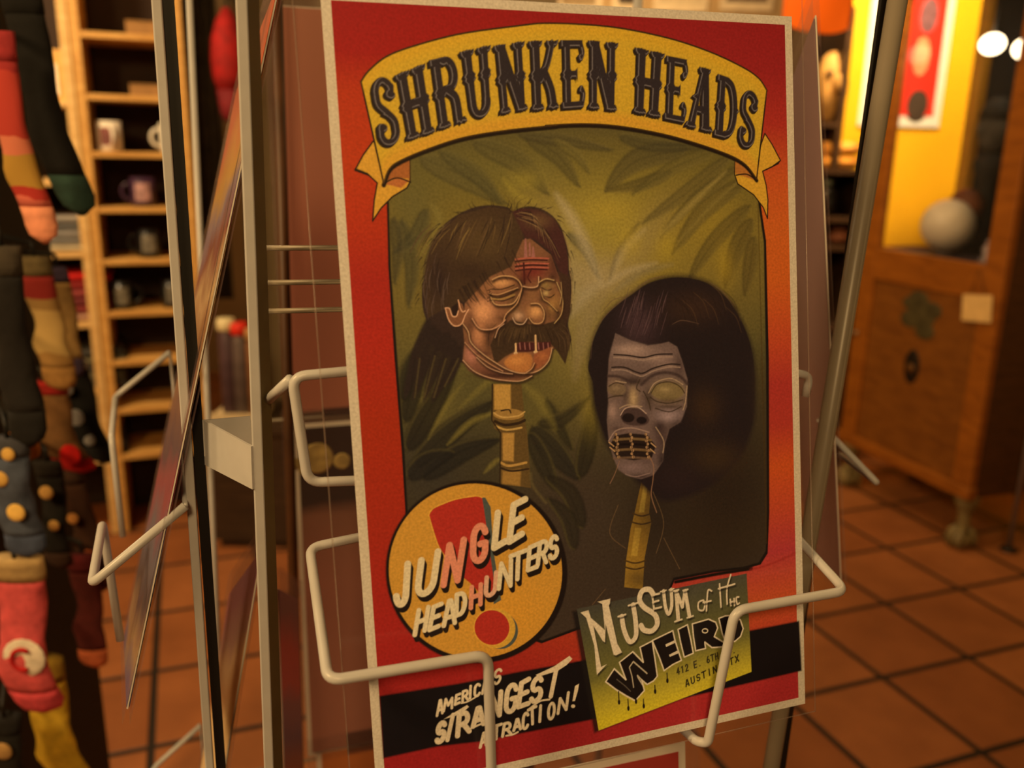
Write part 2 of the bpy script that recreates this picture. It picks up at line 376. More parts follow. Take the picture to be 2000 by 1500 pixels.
def _line(P, w_, f, taper=0):
    n = len(P); wd = np.full(n, w_/2)
    if taper:
        s_ = np.linspace(0, 1, n); wd = w_/2*(np.minimum(1, np.minimum(s_, 1-s_)*2/ taper+.15) if taper > 0 else (1-s_*.9))
    i0, i1, j0, j1 = _win(P, w_/2+f)
    if i1 <= i0 or j1 <= j0: return None
    X, Y = np.meshgrid(gx[i0:i1], gy[j0:j1]); D = _segd(X, Y, P, False, wd)
    return (i0, i1, j0, j1), np.clip(.5-D/f, 0, 1)
def _put(wm, col, al):
    if wm is None: return
    (i0, i1, j0, j1), a = wm; a = a*al
    if CLIP is not None: a = a*CLIP[j0:j1, i0:i1]
    a = a[..., None]; CAN[j0:j1, i0:i1] = CAN[j0:j1, i0:i1]*(1-a)+ink(col)*a
def fill(P, col, f=.014, al=1, sm=False): _put(_poly(ph(spl(P, True) if sm else P), f), col, al)
def line(P, w_, col, f=.014, al=1, sm=True, taper=0): _put(_line(ph(spl(P) if sm and len(P) > 2 else P), w_*.0106, f, taper), col, al)   # w_ in photo px
def blob(c, rx, ry, col, al=1, ang=0):
    t = np.linspace(0, 2*np.pi, 20, endpoint=False); ca, sa = math.cos(ang), math.sin(ang)
    P = ph([(c[0]+rx*math.cos(q)*ca-ry*math.sin(q)*sa, c[1]+rx*math.cos(q)*sa+ry*math.sin(q)*ca) for q in t])
    _put(_soft(P), col, al)
def _soft(P):
    c = P.mean(0); i0, i1, j0, j1 = _win(P+(P-c)*.6, 0)
    if i1 <= i0 or j1 <= j0: return None
    X, Y = np.meshgrid(gx[i0:i1], gy[j0:j1]); a = P[0]-c; b_ = P[5]-c; det = a[0]*b_[1]-a[1]*b_[0]
    s_ = ((X-c[0])*b_[1]-(Y-c[1])*b_[0])/det; t = (-(X-c[0])*a[1]+(Y-c[1])*a[0])/det
    return (i0, i1, j0, j1), np.exp(-1.6*(s_*s_+t*t))
def ell(c, rx, ry, col, f=.014, al=1, ang=0):
    t = np.linspace(0, 2*np.pi, 48, endpoint=False); ca, sa = math.cos(ang), math.sin(ang)
    fill([(c[0]+rx*math.cos(q)*ca-ry*math.sin(q)*sa, c[1]+rx*math.cos(q)*sa+ry*math.sin(q)*ca) for q in t], col, f, al)
def Z(ox, oy, s_): return lambda P: [(ox+x/s_, oy+y/s_) for x, y in P]
z2 = Z(640, 0, 3.5714); z3 = Z(1080, 0, 3.2615); z4 = Z(780, 380, 3.75); z5 = Z(1100, 500, 3.0); z6 = Z(720, 700, 2.42); z7 = Z(700, 1200, 4.1667); z8 = Z(1080, 1050, 3.3333)
def grad(ys, cs):                            # vertical blends of inks, ys in photo px down the sheet
    c = np.array([ink(q) for q in cs]); v = np.array(ys); return lambda y: np.stack([np.interp(y, v, c[:, k]) for k in range(3)], -1)
# ---- paper and red ground
CAN[:] = INKW/INKW*.78
pyl = np.linspace(1563, -20, GH); pyr = np.linspace(1374, 33, GH)
gl_ = grad([0, 90, 160, 300, 420, 520, 640, 800, 1000, 1200, 1400, 1540], [(146, 20, 16), (152, 22, 15), (172, 44, 14), (178, 50, 14), (172, 42, 15), (160, 32, 18), (168, 34, 18), (160, 38, 12), (160, 36, 16), (160, 30, 20), (152, 28, 22), (150, 26, 24)])(pyl)
gr_ = grad([40, 130, 230, 330, 420, 520, 640, 720, 800, 880, 960, 1050, 1150, 1230, 1320], [(142, 24, 22), (146, 28, 24), (166, 40, 26), (192, 74, 26), (196, 84, 24), (196, 82, 22), (186, 62, 28), (168, 44, 32), (170, 46, 30), (194, 70, 22), (186, 62, 30), (172, 48, 44), (190, 72, 30), (176, 48, 30), (170, 38, 34)])(pyr)
tx = np.clip((gx-2.5)/6.5, 0, 1)[None, :, None]
red = gl_[:, None, :]*(1-tx)+gr_[:, None, :]*tx
inn = (gx[None, :] > .2) & (gx[None, :] < PWI-.2) & (gy[:, None] > .2) & (gy[:, None] < PHI-.2)
CAN = np.where(inn[..., None], red, CAN).astype(np.float32)
# ---- jungle panel
TINT = (1, .90, .74)
PAN = [(768, 330), (820, 290), (900, 262), (1000, 248), (1150, 238), (1300, 252), (1400, 285), (1460, 315), (1490, 360), (1505, 470), (1508, 700), (1506, 1000), (1502, 1080), (1488, 1102), (1460, 1110), (1395, 1118), (1320, 1133), (1300, 1180), (1130, 1230), (1060, 1256), (900, 1200), (800, 1060), (797, 985), (792, 880), (780, 700), (770, 520)]
fill(PAN, (20, 14, 10), .02)
def shrink(P, k):
    c = np.mean(P, 0); return [tuple(c+(np.array(q)-c)*(1-k/np.linalg.norm(np.array(q)-c))) for q in P]
PIN = shrink(PAN, 6)
wm = _poly(ph(PIN), .03); CLIP = np.zeros((GH, GW), np.float32); (i0, i1, j0, j1), a = wm; CLIP[j0:j1, i0:i1] = a
pg = grad([240, 330, 430, 560, 700, 820, 950, 1100, 1250], [(78, 66, 34), (98, 82, 32), (112, 90, 34), (106, 86, 36), (86, 74, 36), (64, 54, 32), (58, 46, 28), (56, 42, 28), (60, 44, 32)])(np.linspace(1500, 10, GH))
CAN = (CAN*(1-CLIP[..., None])+np.broadcast_to(pg[:, None, :], CAN.shape)*CLIP[..., None]).astype(np.float32)
blob((1190, 470), 240, 190, (150, 122, 44), .75); blob((1010, 330), 180, 60, (104, 90, 40), .6); blob((1180, 430), 110, 90, (150, 128, 48), .5); blob((1400, 440), 80, 100, (148, 118, 34), .5)
blob((1140, 700), 90, 170, (128, 106, 46), .6); blob((820, 420), 60, 120, (90, 80, 40), .6); blob((860, 800), 60, 60, (110, 92, 38), .5); blob((1060, 830), 80, 90, (104, 88, 36), .6)
blob((1120, 540), 60, 150, (150, 128, 88), .6, -.25); blob((1260, 480), 40, 120, (136, 112, 70), .5, .6); blob((1180, 540), 70, 50, (160, 134, 96), .6)
blob((1130, 1000), 120, 190, (62, 46, 34), .8); blob((1400, 950), 130, 220, (52, 38, 24), .8); blob((1420, 1040), 90, 60, (74, 56, 24), .5); blob((850, 930), 90, 70, (52, 44, 34), .7)
z9 = Z(760, 250, 2.632)
def leaf(P, w_, c, al=.62, edge=True):
    C_ = ph(spl(P, n=10)); n = len(C_); T_ = np.gradient(C_, axis=0); T_ /= np.linalg.norm(T_, axis=1)[:, None]+1e-9; Nn = np.c_[-T_[:, 1], T_[:, 0]]
    s_ = np.linspace(0, 1, n); wd = (w_*.0106*.5*np.sin(np.pi*s_**.75)**.8)[:, None]
    A, B = C_+Nn*wd, C_-Nn*wd
    _put(_poly(np.r_[A, B[::-1]], .07), c, al)
    if edge:
        d = [v*.7 for v in c]; _put(_line(B, .05, .09), d, al*.9); _put(_line(C_, .03, .06, .8), d, al*.6); _put(_line(A*.8+C_*.2, .02, .09, .8), (134, 112, 52), .22)
for P, w_, c in [([(470, 70), (700, 170), (850, 340)], 46, (84, 72, 36)), ([(740, 40), (900, 140), (1010, 300)], 36, (80, 68, 34)), ([(700, 30), (950, 62), (1180, 112)], 26, (78, 66, 36)), ([(1560, 110), (1300, 170), (1140, 325)], 46, (76, 64, 34)), ([(1480, 230), (1330, 290), (1145, 325)], 26, (80, 66, 32)),
    ([(1215, 40), (1400, 84), (1700, 92)], 28, (72, 62, 34)), ([(200, 150), (420, 250), (640, 390)], 48, (86, 74, 38)), ([(300, 120), (500, 250), (610, 390)], 34, (80, 70, 36)), ([(100, 470), (150, 700), (130, 920)], 30, (62, 56, 34)), ([(230, 420), (170, 560), (60, 640)], 30, (70, 62, 36)), ([(60, 460), (80, 620), (60, 800)], 26, (60, 52, 32)),
    ([(1780, 150), (1560, 330), (1330, 490)], 32, (92, 76, 36)), ([(1860, 270), (1640, 430), (1480, 650)], 40, (86, 70, 32)), ([(1880, 400), (1690, 590), (1560, 790)], 36, (84, 68, 30)), ([(1890, 470), (1810, 620), (1750, 820)], 40, (80, 64, 28)), ([(1310, 490), (1210, 640), (1160, 780)], 12, (96, 78, 44)), ([(950, 540), (1040, 620), (1105, 770)], 24, (92, 82, 56)), ([(1900, 560), (1880, 700), (1850, 860)], 36, (84, 66, 28)),
    ([(1700, 120), (1500, 200), (1280, 340)], 30, (98, 82, 36)), ([(1830, 200), (1600, 370), (1420, 560)], 26, (90, 74, 34)), ([(880, 60), (1000, 140), (1060, 230)], 20, (104, 88, 40))]: leaf(z9(P), w_, c)
for P, w_, c in [([(190, 300), (230, 120), (300, -40)], 34, (46, 38, 26)), ([(200, 430), (300, 250), (430, 50)], 40, (44, 36, 26)), ([(230, 500), (420, 330), (620, 190)], 42, (52, 44, 30)), ([(270, 560), (450, 440), (640, 375)], 40, (46, 40, 30)), ([(790, 320), (900, 440), (1010, 570)], 44, (54, 46, 32)), ([(780, 350), (850, 500), (900, 620)], 34, (60, 50, 32)), ([(860, 190), (930, 330), (980, 430)], 22, (66, 56, 32)),
    ([(180, 200), (200, 60), (250, -60)], 28, (52, 44, 28)), ([(200, 560), (300, 480), (420, 440)], 40, (44, 38, 30)), ([(820, 300), (930, 280), (1060, 180)], 26, (70, 58, 34)), ([(1010, 560), (1050, 380), (1080, 200)], 36, (56, 46, 28)), ([(1020, 800), (960, 640), (850, 560)], 34, (60, 48, 30)), ([(980, 900), (950, 760), (860, 660)], 30, (62, 50, 32))]: leaf(z6(P), w_*1.15, [v*.72 for v in c], .86)
for P, w_, al in [([(390, 405), (500, 300), (610, 255)], 12, .5), ([(560, 540), (610, 490), (640, 470)], 10, .5), ([(750, 120), (830, 200), (900, 330)], 20, .4), ([(640, 60), (560, 130), (450, 230)], 12, .35), ([(300, 380), (380, 230), (470, 110)], 9, .3)]: line(z6(P), w_, (130, 110, 46), w_*.007, al, taper=.8)
for P, w_, c, al in [([(890, 340), (1000, 520), (1115, 800)], 22, (172, 148, 108), .6), ([(1400, 570), (1550, 420), (1760, 220)], 11, (152, 126, 62), .6), ([(1340, 520), (1230, 630), (1160, 780)], 18, (164, 140, 98), .55), ([(1110, 800), (1040, 850), (960, 960)], 26, (160, 138, 104), .5), ([(250, 390), (290, 480), (200, 650)], 14, (126, 108, 50), .5), ([(1500, 600), (1660, 420), (1840, 260)], 9, (140, 116, 52), .4), ([(620, 260), (700, 350), (800, 380)], 14, (150, 126, 46), .5), ([(1180, 840), (1320, 740), (1480, 700)], 16, (120, 104, 74), .5), ([(1120, 820), (1240, 740), (1400, 690)], 14, (166, 142, 104), .5), ([(1080, 860), (1000, 840), (930, 800)], 14, (150, 130, 90), .4)]: line(z9(P), w_, c, w_*.0085, al, taper=.8)
line([(1130, 740), (1150, 640), (1190, 570)], 30, (140, 116, 80), .2, .4, taper=.7)
for c, rx, ry, q, al in (((1240, 470), 30, 40, (172, 140, 40), .5), ((1310, 480), 26, 36, (166, 134, 36), .5), ((1200, 410), 60, 30, (166, 134, 42), .5), ((1040, 350), 40, 26, (150, 126, 44), .5), ((1425, 520), 20, 50, (160, 126, 32), .5), ((1160, 800), 24, 60, (136, 112, 40), .5)): blob(c, rx, ry, q, al)
# ---- bamboo poles
fill(z6([(605, 120), (600, 290), (612, 330), (640, 350), (642, 480), (635, 590), (780, 610), (778, 540), (765, 340), (755, 290), (742, 120)]), (92, 66, 30))
fill(z6([(612, 120), (612, 240), (690, 245), (690, 120)]), (176, 128, 58), .04); fill(z6([(650, 350), (650, 480), (700, 485), (705, 350)]), (170, 122, 56), .04); fill(z6([(648, 530), (645, 590), (730, 600), (735, 520)]), (150, 106, 46), .05)
ell(z6([(680, 262)])[0], 30, 11, (150, 108, 50)); line(z6([(610, 255), (650, 275), (720, 270), (755, 250)]), 3, (190, 144, 78)); line(z6([(615, 295), (660, 312), (720, 305), (755, 290)]), 6, (44, 28, 14)); line(z6([(620, 318), (670, 335), (740, 325)]), 4, (184, 140, 72))
line(z6([(645, 245), (680, 240), (690, 255)]), 3, (40, 26, 14)); line(z6([(640, 490), (680, 505), (760, 490)]), 5, (176, 128, 62)); line(z6([(640, 515), (690, 530), (770, 520)]), 4, (46, 30, 16)); line(z6([(605, 120), (600, 290), (640, 350), (635, 590)]), 3, (44, 30, 16), sm=False)
line(z6([(780, 540), (790, 600), (850, 680)]), 6, (96, 78, 42), .05, .6)
fill([(1258, 938), (1277, 942), (1272, 1000), (1276, 1020), (1262, 1090), (1258, 1150), (1222, 1146), (1226, 1095), (1236, 1030), (1244, 1000)], (150, 108, 34))
fill([(1262, 945), (1270, 945), (1262, 1000), (1252, 1000)], (200, 156, 60), .03); fill([(1244, 1030), (1256, 1030), (1248, 1085), (1236, 1085)], (180, 136, 48), .03)
for y_, x0_, x1_ in ((1002, 1240, 1276), (1018, 1236, 1278), (1094, 1224, 1264), (1106, 1222, 1264)): line([(x0_, y_), ((x0_+x1_)/2, y_+5), (x1_, y_)], 3.5, (70, 46, 16))
blob((1250, 1130), 34, 26, (48, 36, 24), .6)
# ---- head with moustache
TINT = (1, .88, .74)
HAIR = [(205, 740), (215, 600), (235, 470), (290, 320), (370, 220), (480, 140), (600, 90), (720, 75), (840, 92), (870, 122), (930, 95), (1010, 85), (1100, 110), (1180, 170), (1240, 270), (1275, 400), (1280, 540), (1300, 640), (1290, 800), (1270, 950), (1290, 1060), (1240, 1100), (1100, 1150), (800, 1200), (600, 1240), (500, 1230), (400, 1180), (300, 1120), (230, 1040), (225, 960), (235, 920), (215, 850)]
fill(z4(HAIR), (50, 34, 26), .03, sm=True)
for P, w_ in (([(300, 950), (180, 1150), (70, 1490)], 30), ([(340, 980), (240, 1180), (130, 1500)], 30), ([(400, 1000), (310, 1220), (210, 1510)], 30), ([(440, 1050), (380, 1260), (270, 1520)], 30), ([(490, 1100), (440, 1250), (380, 1390)], 22), ([(260, 900), (200, 1050), (130, 1210)], 18)): leaf(z4(P), w_, (40, 28, 22), .95, False)
for a_, b_ in (((150, 1200), (110, 1480)), ((260, 1180), (180, 1480)), ((340, 1200), (250, 1480)), ((430, 1200), (330, 1400))):
    line(z4([a_, b_]), 9, (30, 22, 18), .06, .8, False, .8); line(z4([(a_[0]+35, a_[1]), (b_[0]+35, b_[1])]), 6, (112, 92, 46), .06, .5, False, .8)
FACE = [(860, 500), (700, 590), (620, 680), (520, 780), (500, 950), (512, 1080), (498, 1220), (540, 1285), (640, 1338), (780, 1365), (900, 1365), (1020, 1312), (1110, 1240), (1150, 1150), (1180, 1100), (1225, 1000), (1240, 800), (1235, 650), (1190, 560), (1150, 440), (1000, 320), (940, 330)]
fill(z4(FACE), (122, 78, 48), .02)
def bz4(x, y, rx, ry, c, al=.8, an=0): blob(z4([(x, y)])[0], rx/3.75, ry/3.75, c, al, an)
PCL = CLIP; (i0, i1, j0, j1), a = _poly(ph(z4(FACE)), .06); CLIP = np.zeros((GH, GW), np.float32); CLIP[j0:j1, i0:i1] = a
bz4(650, 850, 110, 120, (206, 138, 92)); bz4(780, 650, 120, 60, (186, 126, 76), .7); bz4(620, 1020, 60, 130, (172, 112, 72), .8); bz4(560, 1170, 70, 90, (160, 100, 80), .8); bz4(880, 830, 60, 90, (110, 78, 40), .6)
bz4(1020, 560, 150, 90, (112, 40, 30), .9); bz4(1190, 480, 70, 170, (60, 26, 24), .9); bz4(1180, 800, 60, 110, (150, 106, 52), .7); bz4(1110, 660, 60, 40, (140, 112, 58), .7)
bz4(1010, 740, 60, 60, (132, 88, 50), .7); bz4(1030, 860, 75, 60, (188, 130, 76), .8); bz4(910, 890, 50, 45, (160, 122, 90), .8); bz4(700, 1290, 160, 50, (84, 46, 34), .7); bz4(600, 1260, 90, 40, (120, 72, 54), .6)
CLIP = PCL
for x, w_, h_ in ((965, 14, (320, 460)), (1020, 14, (380, 460)), (995, 8, (350, 450))):
    fill(z4([(x-5, h_[0]), (x+5, h_[0]), (x+w_, h_[1]), (x-w_, h_[1])]), (150, 92, 78), .02)
for y_ in (462, 500, 530): line(z4([(890, y_+10), (1000, y_), (1130, y_+4)]), 3, (168, 84, 62)); line(z4([(890, y_+26), (1000, y_+14), (1120, y_+18)]), 3, (56, 20, 18))
line(z4([(950, 500), (955, 650)]), 4, (60, 22, 18)); line(z4([(1010, 540), (980, 600), (1000, 640)]), 3, (64, 24, 20))
# fringe over the forehead
FR = [(230, 480), (320, 300), (480, 150), (720, 85), (870, 115), (930, 160), (950, 320), (900, 430), (860, 525), (700, 600), (620, 690), (520, 790), (470, 770), (440, 880), (390, 820), (250, 900), (215, 700)]
fill(z4(FR), (64, 44, 26), .03); bz4(650, 330, 230, 200, (92, 68, 34), .55); bz4(330, 620, 110, 220, (44, 28, 24), .7); bz4(560, 560, 160, 90, (48, 30, 20), .6)
fill(z4([(870, 120), (940, 100), (1060, 110), (1180, 180), (1245, 300), (1275, 480), (1270, 620), (1210, 560), (1150, 420), (1040, 330), (960, 310)]), (66, 34, 28), .05); bz4(1060, 190, 120, 70, (110, 80, 46), .6)
random.seed(3)
for k in range(46):
    t = random.random(); x = 860-600*t+random.uniform(-30, 30); y = 140+90*t+random.uniform(-20, 60); l = random.uniform(.4, 1)
    ex = x-(90+130*t)*l+random.uniform(-20, 50); ey = y+(300-80*t)*l
    c = random.choice([(120, 92, 46), (104, 76, 40), (40, 26, 20), (34, 22, 18), (86, 62, 38)])
    line(z4([(x, y), ((x+ex)/2-30*t+15, (y+ey)/2-15), (ex, ey)]), random.uniform(1.2, 2.6), c, .02, .75, taper=.9)
for k in range(24):
    t = random.random(); x = 890+random.uniform(0, 60); y = 120+random.uniform(0, 60); ex = 980+260*t; ey = 170+300*t+random.uniform(0, 60)
    line(z4([(x, y), ((x+ex)/2+40, (y+ey)/2-50), (ex, ey)]), random.uniform(1.2, 2.4), random.choice([(140, 108, 66), (110, 78, 50), (36, 20, 18), (40, 24, 20)]), .02, .7, taper=.9)
for k in range(22):
    x = random.uniform(230, 420); y = random.uniform(380, 800); line(z4([(x, y), (x-20, y+80), (x-15, y+160)]), 1.6, random.choice([(98, 76, 62), (28, 18, 16), (84, 62, 50)]), .02, .7, taper=.9)
for q in (((880, 120), (850, 40), (820, 0)), ((885, 110), (890, 30), (930, 0)), ((870, 110), (830, 60), (760, 40)), ((890, 110), (920, 50), (980, 20)), ((950, 100), (1000, 40), (1020, 30))): line(z4(q), 1.8, (80, 62, 28), .02, .9, taper=-1)
line(z4([(370, 230), (290, 330), (240, 480), (215, 640)]), 2, (110, 92, 44), .03, .6); line(z4([(1240, 270), (1280, 420), (1290, 560), (1300, 700), (1285, 850)]), 2.5, (140, 112, 66), .02, .8)
fill(z4([(1200, 560), (1290, 600), (1290, 860), (1250, 960), (1210, 1000), (1235, 800)]), (62, 40, 26), .04, .9)
bz4(560, 960, 60, 60, (84, 52, 36), .7); bz4(700, 1010, 60, 30, (72, 44, 28), .7); bz4(880, 700, 60, 50, (84, 54, 32), .7); bz4(640, 720, 50, 50, (150, 96, 54), .5); bz4(1130, 860, 50, 70, (92, 62, 34), .7); bz4(960, 930, 60, 30, (70, 46, 28), .6); bz4(600, 1120, 120, 26, (80, 48, 36), .6, .7); bz4(820, 1330, 200, 24, (66, 38, 28), .7); bz4(950, 700, 26, 60, (70, 40, 28), .6)
for x, y, rx, ry, c, al in ((790, 645, 70, 28, (206, 146, 88), .8), (650, 850, 70, 75, (220, 146, 92), .75), (1035, 850, 46, 40, (214, 150, 88), .8), (905, 885, 34, 30, (196, 146, 104), .8), (610, 1010, 34, 80, (190, 126, 82), .7), (560, 1170, 44, 60, (178, 112, 86), .7), (1150, 810, 26, 50, (176, 126, 64), .7),
    (930, 640, 40, 40, (48, 24, 18), .85), (870, 760, 40, 60, (92, 62, 34), .6), (1080, 760, 26, 50, (70, 46, 26), .7), (690, 1060, 40, 120, (60, 36, 24), .75), (560, 900, 30, 60, (90, 54, 36), .6), (800, 905, 70, 26, (78, 48, 28), .7), (1200, 900, 40, 90, (50, 32, 22), .8), (960, 600, 50, 50, (80, 28, 22), .7), (1160, 600, 40, 30, (56, 32, 22), .7), (760, 1320, 200, 22, (60, 32, 24), .8), (640, 1160, 90, 16, (70, 38, 30), .6)): bz4(x, y, rx, ry, c, al)
for k in range(26):
    t = random.random(); x = 520+400*t; y = 800-290*t+random.uniform(-16, 10); line(z4([(x-50, y-90), (x-15, y-20), (x+random.uniform(10, 50), y+random.uniform(20, 60))]), random.uniform(2, 4.5), random.choice([(52, 34, 22), (40, 26, 18), (64, 44, 26)]), .025, .85, taper=-1)
for (x, y), (dx, dy) in zip(HAIR[0:20]*2, [(-28, 34), (-30, 40), (-34, 36), (-30, 24), (-30, 14), (-34, -6), (-26, -26), (-10, -36), (14, -34), (20, -30), (10, -30), (24, -24), (40, -10), (40, 14), (34, 30), (22, 44), (18, 50), (-4, 56), (0, 50), (20, 40)]*2):
    x += random.uniform(-30, 30); y += random.uniform(-20, 30); line(z4([(x, y), (x+dx*.6, y+dy*.7), (x+dx*1.1, y+dy*1.6)]), 2.6, (44, 30, 20), .02, .8, taper=-1)
# ear
EAR = [(375, 830), (405, 830), (420, 880), (450, 895), (470, 850), (470, 780), (500, 800), (515, 855), (545, 838), (500, 945), (445, 962), (400, 920)]
fill(z4(EAR), (122, 76, 46), .02); fill(z4([(420, 820), (465, 790), (468, 850), (445, 890), (425, 875)]), (40, 24, 18), .03)
for P in ([(375, 828), (400, 915), (440, 958), (490, 945), (520, 880), (545, 838)], [(470, 770), (485, 830), (500, 855), (520, 850)], [(375, 828), (405, 832), (425, 885), (455, 888), (470, 850)]): line(z4(P), 2.4, (206, 150, 108))
# moustache and mouth
MO = [(725, 1215), (700, 1100), (740, 1000), (850, 915), (960, 940), (1060, 955), (1150, 930), (1240, 905), (1255, 1000), (1292, 1060), (1245, 1240), (1190, 1150), (1140, 1090), (1000, 1075), (900, 1085), (870, 1150), (800, 1190), (750, 1230)]
fill(z4(MO), (58, 40, 24), .03); bz4(900, 1000, 120, 50, (84, 60, 32), .5)
for k in range(40):
    x = random.uniform(740, 1240); y = random.uniform(940, 1010); s_ = (x-980)/260
    line(z4([(x, y), (x+60*s_, y+60), (x+70*s_, y+random.uniform(90, 180)*abs(s_)+40)]), 1.6, random.choice([(34, 22, 14), (92, 66, 38), (42, 28, 18), (78, 56, 34)]), .02, .8, taper=.9)
fill(z4([(880, 1100), (920, 1075), (1030, 1080), (1140, 1075), (1145, 1110), (1080, 1140), (960, 1150), (890, 1150)]), (66, 28, 24), .02)
for x in (915, 950, 985, 1050, 1085, 1120): line(z4([(x, 1085), (x+4, 1130)]), 2.5, (150, 92, 78), al=.8)
for x, y0, y1 in ((1030, 1030, 1150), (885, 1090, 1160)): line(z4([(x, y0), (x+2, y1)]), 4, (210, 164, 110)); ell(z4([(x, y1)])[0], 4, 3, (214, 170, 118))
fill(z4([(800, 1230), (840, 1180), (900, 1160), (980, 1160), (1005, 1200), (990, 1270), (930, 1300), (850, 1280)]), (168, 104, 50), .04, sm=True); bz4(890, 1215, 80, 40, (204, 134, 66), .7)
fill(z4([(1020, 1170), (1080, 1140), (1140, 1120), (1130, 1190), (1080, 1250), (1020, 1270)]), (140, 78, 44), .04, sm=True); bz4(1080, 1180, 40, 30, (176, 104, 56), .7)
for P, w_, c in [([(740, 985), (700, 930), (860, 820), (930, 700), (945, 665)], 0, 0),
    ([(720, 620), (780, 595), (860, 598), (910, 625), (935, 670)], 3, (208, 156, 100)), ([(700, 720), (760, 730), (850, 700), (905, 680)], 2.4, (206, 152, 98)), ([(705, 745), (740, 800), (820, 805), (880, 785), (930, 700)], 3, (208, 156, 100)),
    ([(935, 680), (900, 790), (820, 870), (800, 920)], 2.6, (206, 150, 98)), ([(945, 670), (1000, 678), (1050, 665), (1058, 600)], 3, (214, 160, 116)), ([(1060, 640), (1110, 615), (1170, 625)], 2.6, (200, 160, 100)),
    ([(865, 900), (890, 940), (940, 945), (970, 905)], 2.6, (210, 168, 130)), ([(985, 900), (1020, 940), (1080, 930), (1095, 860), (1060, 800), (1000, 795)], 2.6, (208, 156, 100)), ([(570, 905), (620, 975), (700, 985), (770, 955), (810, 915)], 3, (212, 152, 108)),
    ([(735, 1045), (760, 980), (800, 945)], 2.4, (206, 156, 116)), ([(500, 940), (540, 1000), (560, 1080), (640, 1160), (740, 1230), (830, 1280), (930, 1305), (1040, 1290), (1120, 1220), (1150, 1120)], 2.6, (210, 160, 112)),
    ([(515, 1080), (600, 1170), (700, 1240), (790, 1290)], 2.2, (200, 144, 100)), ([(500, 1210), (580, 1290), (700, 1340), (850, 1362), (930, 1358), (1000, 1325)], 2.6, (204, 152, 112)), ([(600, 1190), (680, 1260), (780, 1300), (860, 1310)], 2, (204, 156, 116)), ([(960, 1300), (1000, 1270), (1020, 1230)], 2.4, (206, 150, 96)),
    ([(1190, 640), (1230, 760), (1220, 870), (1170, 940)], 2.4, (196, 156, 96)), ([(1070, 690), (1090, 760), (1130, 790), (1190, 850)], 2.2, (196, 150, 90)), ([(1220, 640), (1225, 720), (1210, 800)], 1.8, (190, 150, 92))]:
    if w_: line(z4([(x+5, y+13) for x, y in P]), w_*2.4, (44, 26, 16), .05, .8); line(z4(P), w_*.8, c, .016, .72)
for P in ([(700, 735), (760, 755), (850, 725), (900, 690)], [(720, 690), (790, 690), (880, 660)], [(735, 770), (800, 775), (880, 745)], [(1080, 680), (1120, 700), (1150, 690)], [(1100, 740), (1140, 750), (1170, 730)]): line(z4(P), 2.6, (46, 28, 16), .02, .9)
line(z4([(720, 760), (790, 762), (880, 730)]), 3, (172, 132, 66), .03, .7); bz4(1110, 720, 26, 22, (196, 160, 96), .8)
for k in range(10): line(z4([(690+random.uniform(-15, 15), 700+k*10), (700+random.uniform(-5, 20), 690+k*10)]), 1.3, (40, 26, 16))
# ---- pale head with stitched mouth
H2 = [(180, 740), (172, 600), (200, 480), (260, 360), (340, 280), (420, 220), (520, 150), (640, 115), (760, 115), (880, 150), (980, 230), (1060, 350), (1120, 500), (1145, 640), (1150, 800), (1140, 950), (1100, 1080), (1040, 1200), (900, 1330), (700, 1420), (560, 1420), (400, 1270), (270, 1100), (200, 900)]
TINT = (.95, .80, .66)
blob((1420, 960), 110, 200, (36, 26, 18), .8); blob((1390, 1040), 120, 120, (46, 33, 20), .6); blob((1280, 1000), 60, 90, (40, 30, 22), .7)
fill(z5(H2), (32, 23, 22), .16, sm=True); fill(z5([(x*.98+12, y*.94+20) for x, y in H2[:19]]+[(900, 1000), (400, 1000)]), (32, 23, 22), .03, sm=True)
blob((1500, 760), 24, 120, (70, 54, 28), .5)
def bz5(x, y, rx, ry, c, al=.8, an=0): blob(z5([(x, y)])[0], rx/3, ry/3, c, al, an)
bz5(470, 400, 130, 150, (74, 52, 54), .8); bz5(780, 300, 220, 120, (58, 38, 26), .8); bz5(900, 620, 220, 160, (32, 24, 22), .8); bz5(850, 880, 110, 140, (62, 42, 22), .7); bz5(900, 1180, 200, 120, (62, 44, 22), .7); bz5(690, 1300, 160, 120, (42, 28, 26), .8)
random.seed(5)
for k in range(46):
    x = random.uniform(380, 640); y = random.uniform(180, 330); l = random.uniform(80, 190); line(z5([(x, y), (x-l*.15, y+l*.5), (x-l*.45+20, y+l)]), 1.5, random.choice([(108, 80, 78), (96, 70, 70), (34, 22, 26), (80, 58, 58)]), .02, .7, taper=.9)
for k in range(16):
    x = random.uniform(650, 980); y = random.uniform(160, 300); line(z5([(x, y), (x+60, y+60), (x+90, y+150)]), 1.6, random.choice([(88, 62, 36), (30, 20, 16)]), .03, .6, taper=.9)
for P in ([(410, 235), (320, 255), (250, 330)], [(520, 150), (420, 220), (300, 320), (210, 440), (185, 600)], [(640, 112), (540, 135), (450, 190)], [(880, 150), (960, 210), (1020, 290)], [(660, 400), (720, 375), (820, 395)]): line(z5(P), 1.8, (104, 78, 58), .02, .7, taper=.8)
F2 = [(330, 450), (420, 492), (520, 522), (600, 510), (640, 500), (690, 530), (720, 620), (748, 720), (742, 880), (705, 970), (640, 1010), (612, 1100), (600, 1200), (545, 1280), (470, 1305), (390, 1285), (340, 1250), (310, 1180), (285, 1080), (275, 960), (285, 860), (280, 760), (290, 600)]
fill(z5(F2), (108, 88, 78), .03)
PCL = CLIP; (i0, i1, j0, j1), a = _poly(ph(z5(F2)), .08); CLIP = np.zeros((GH, GW), np.float32); CLIP[j0:j1, i0:i1] = a
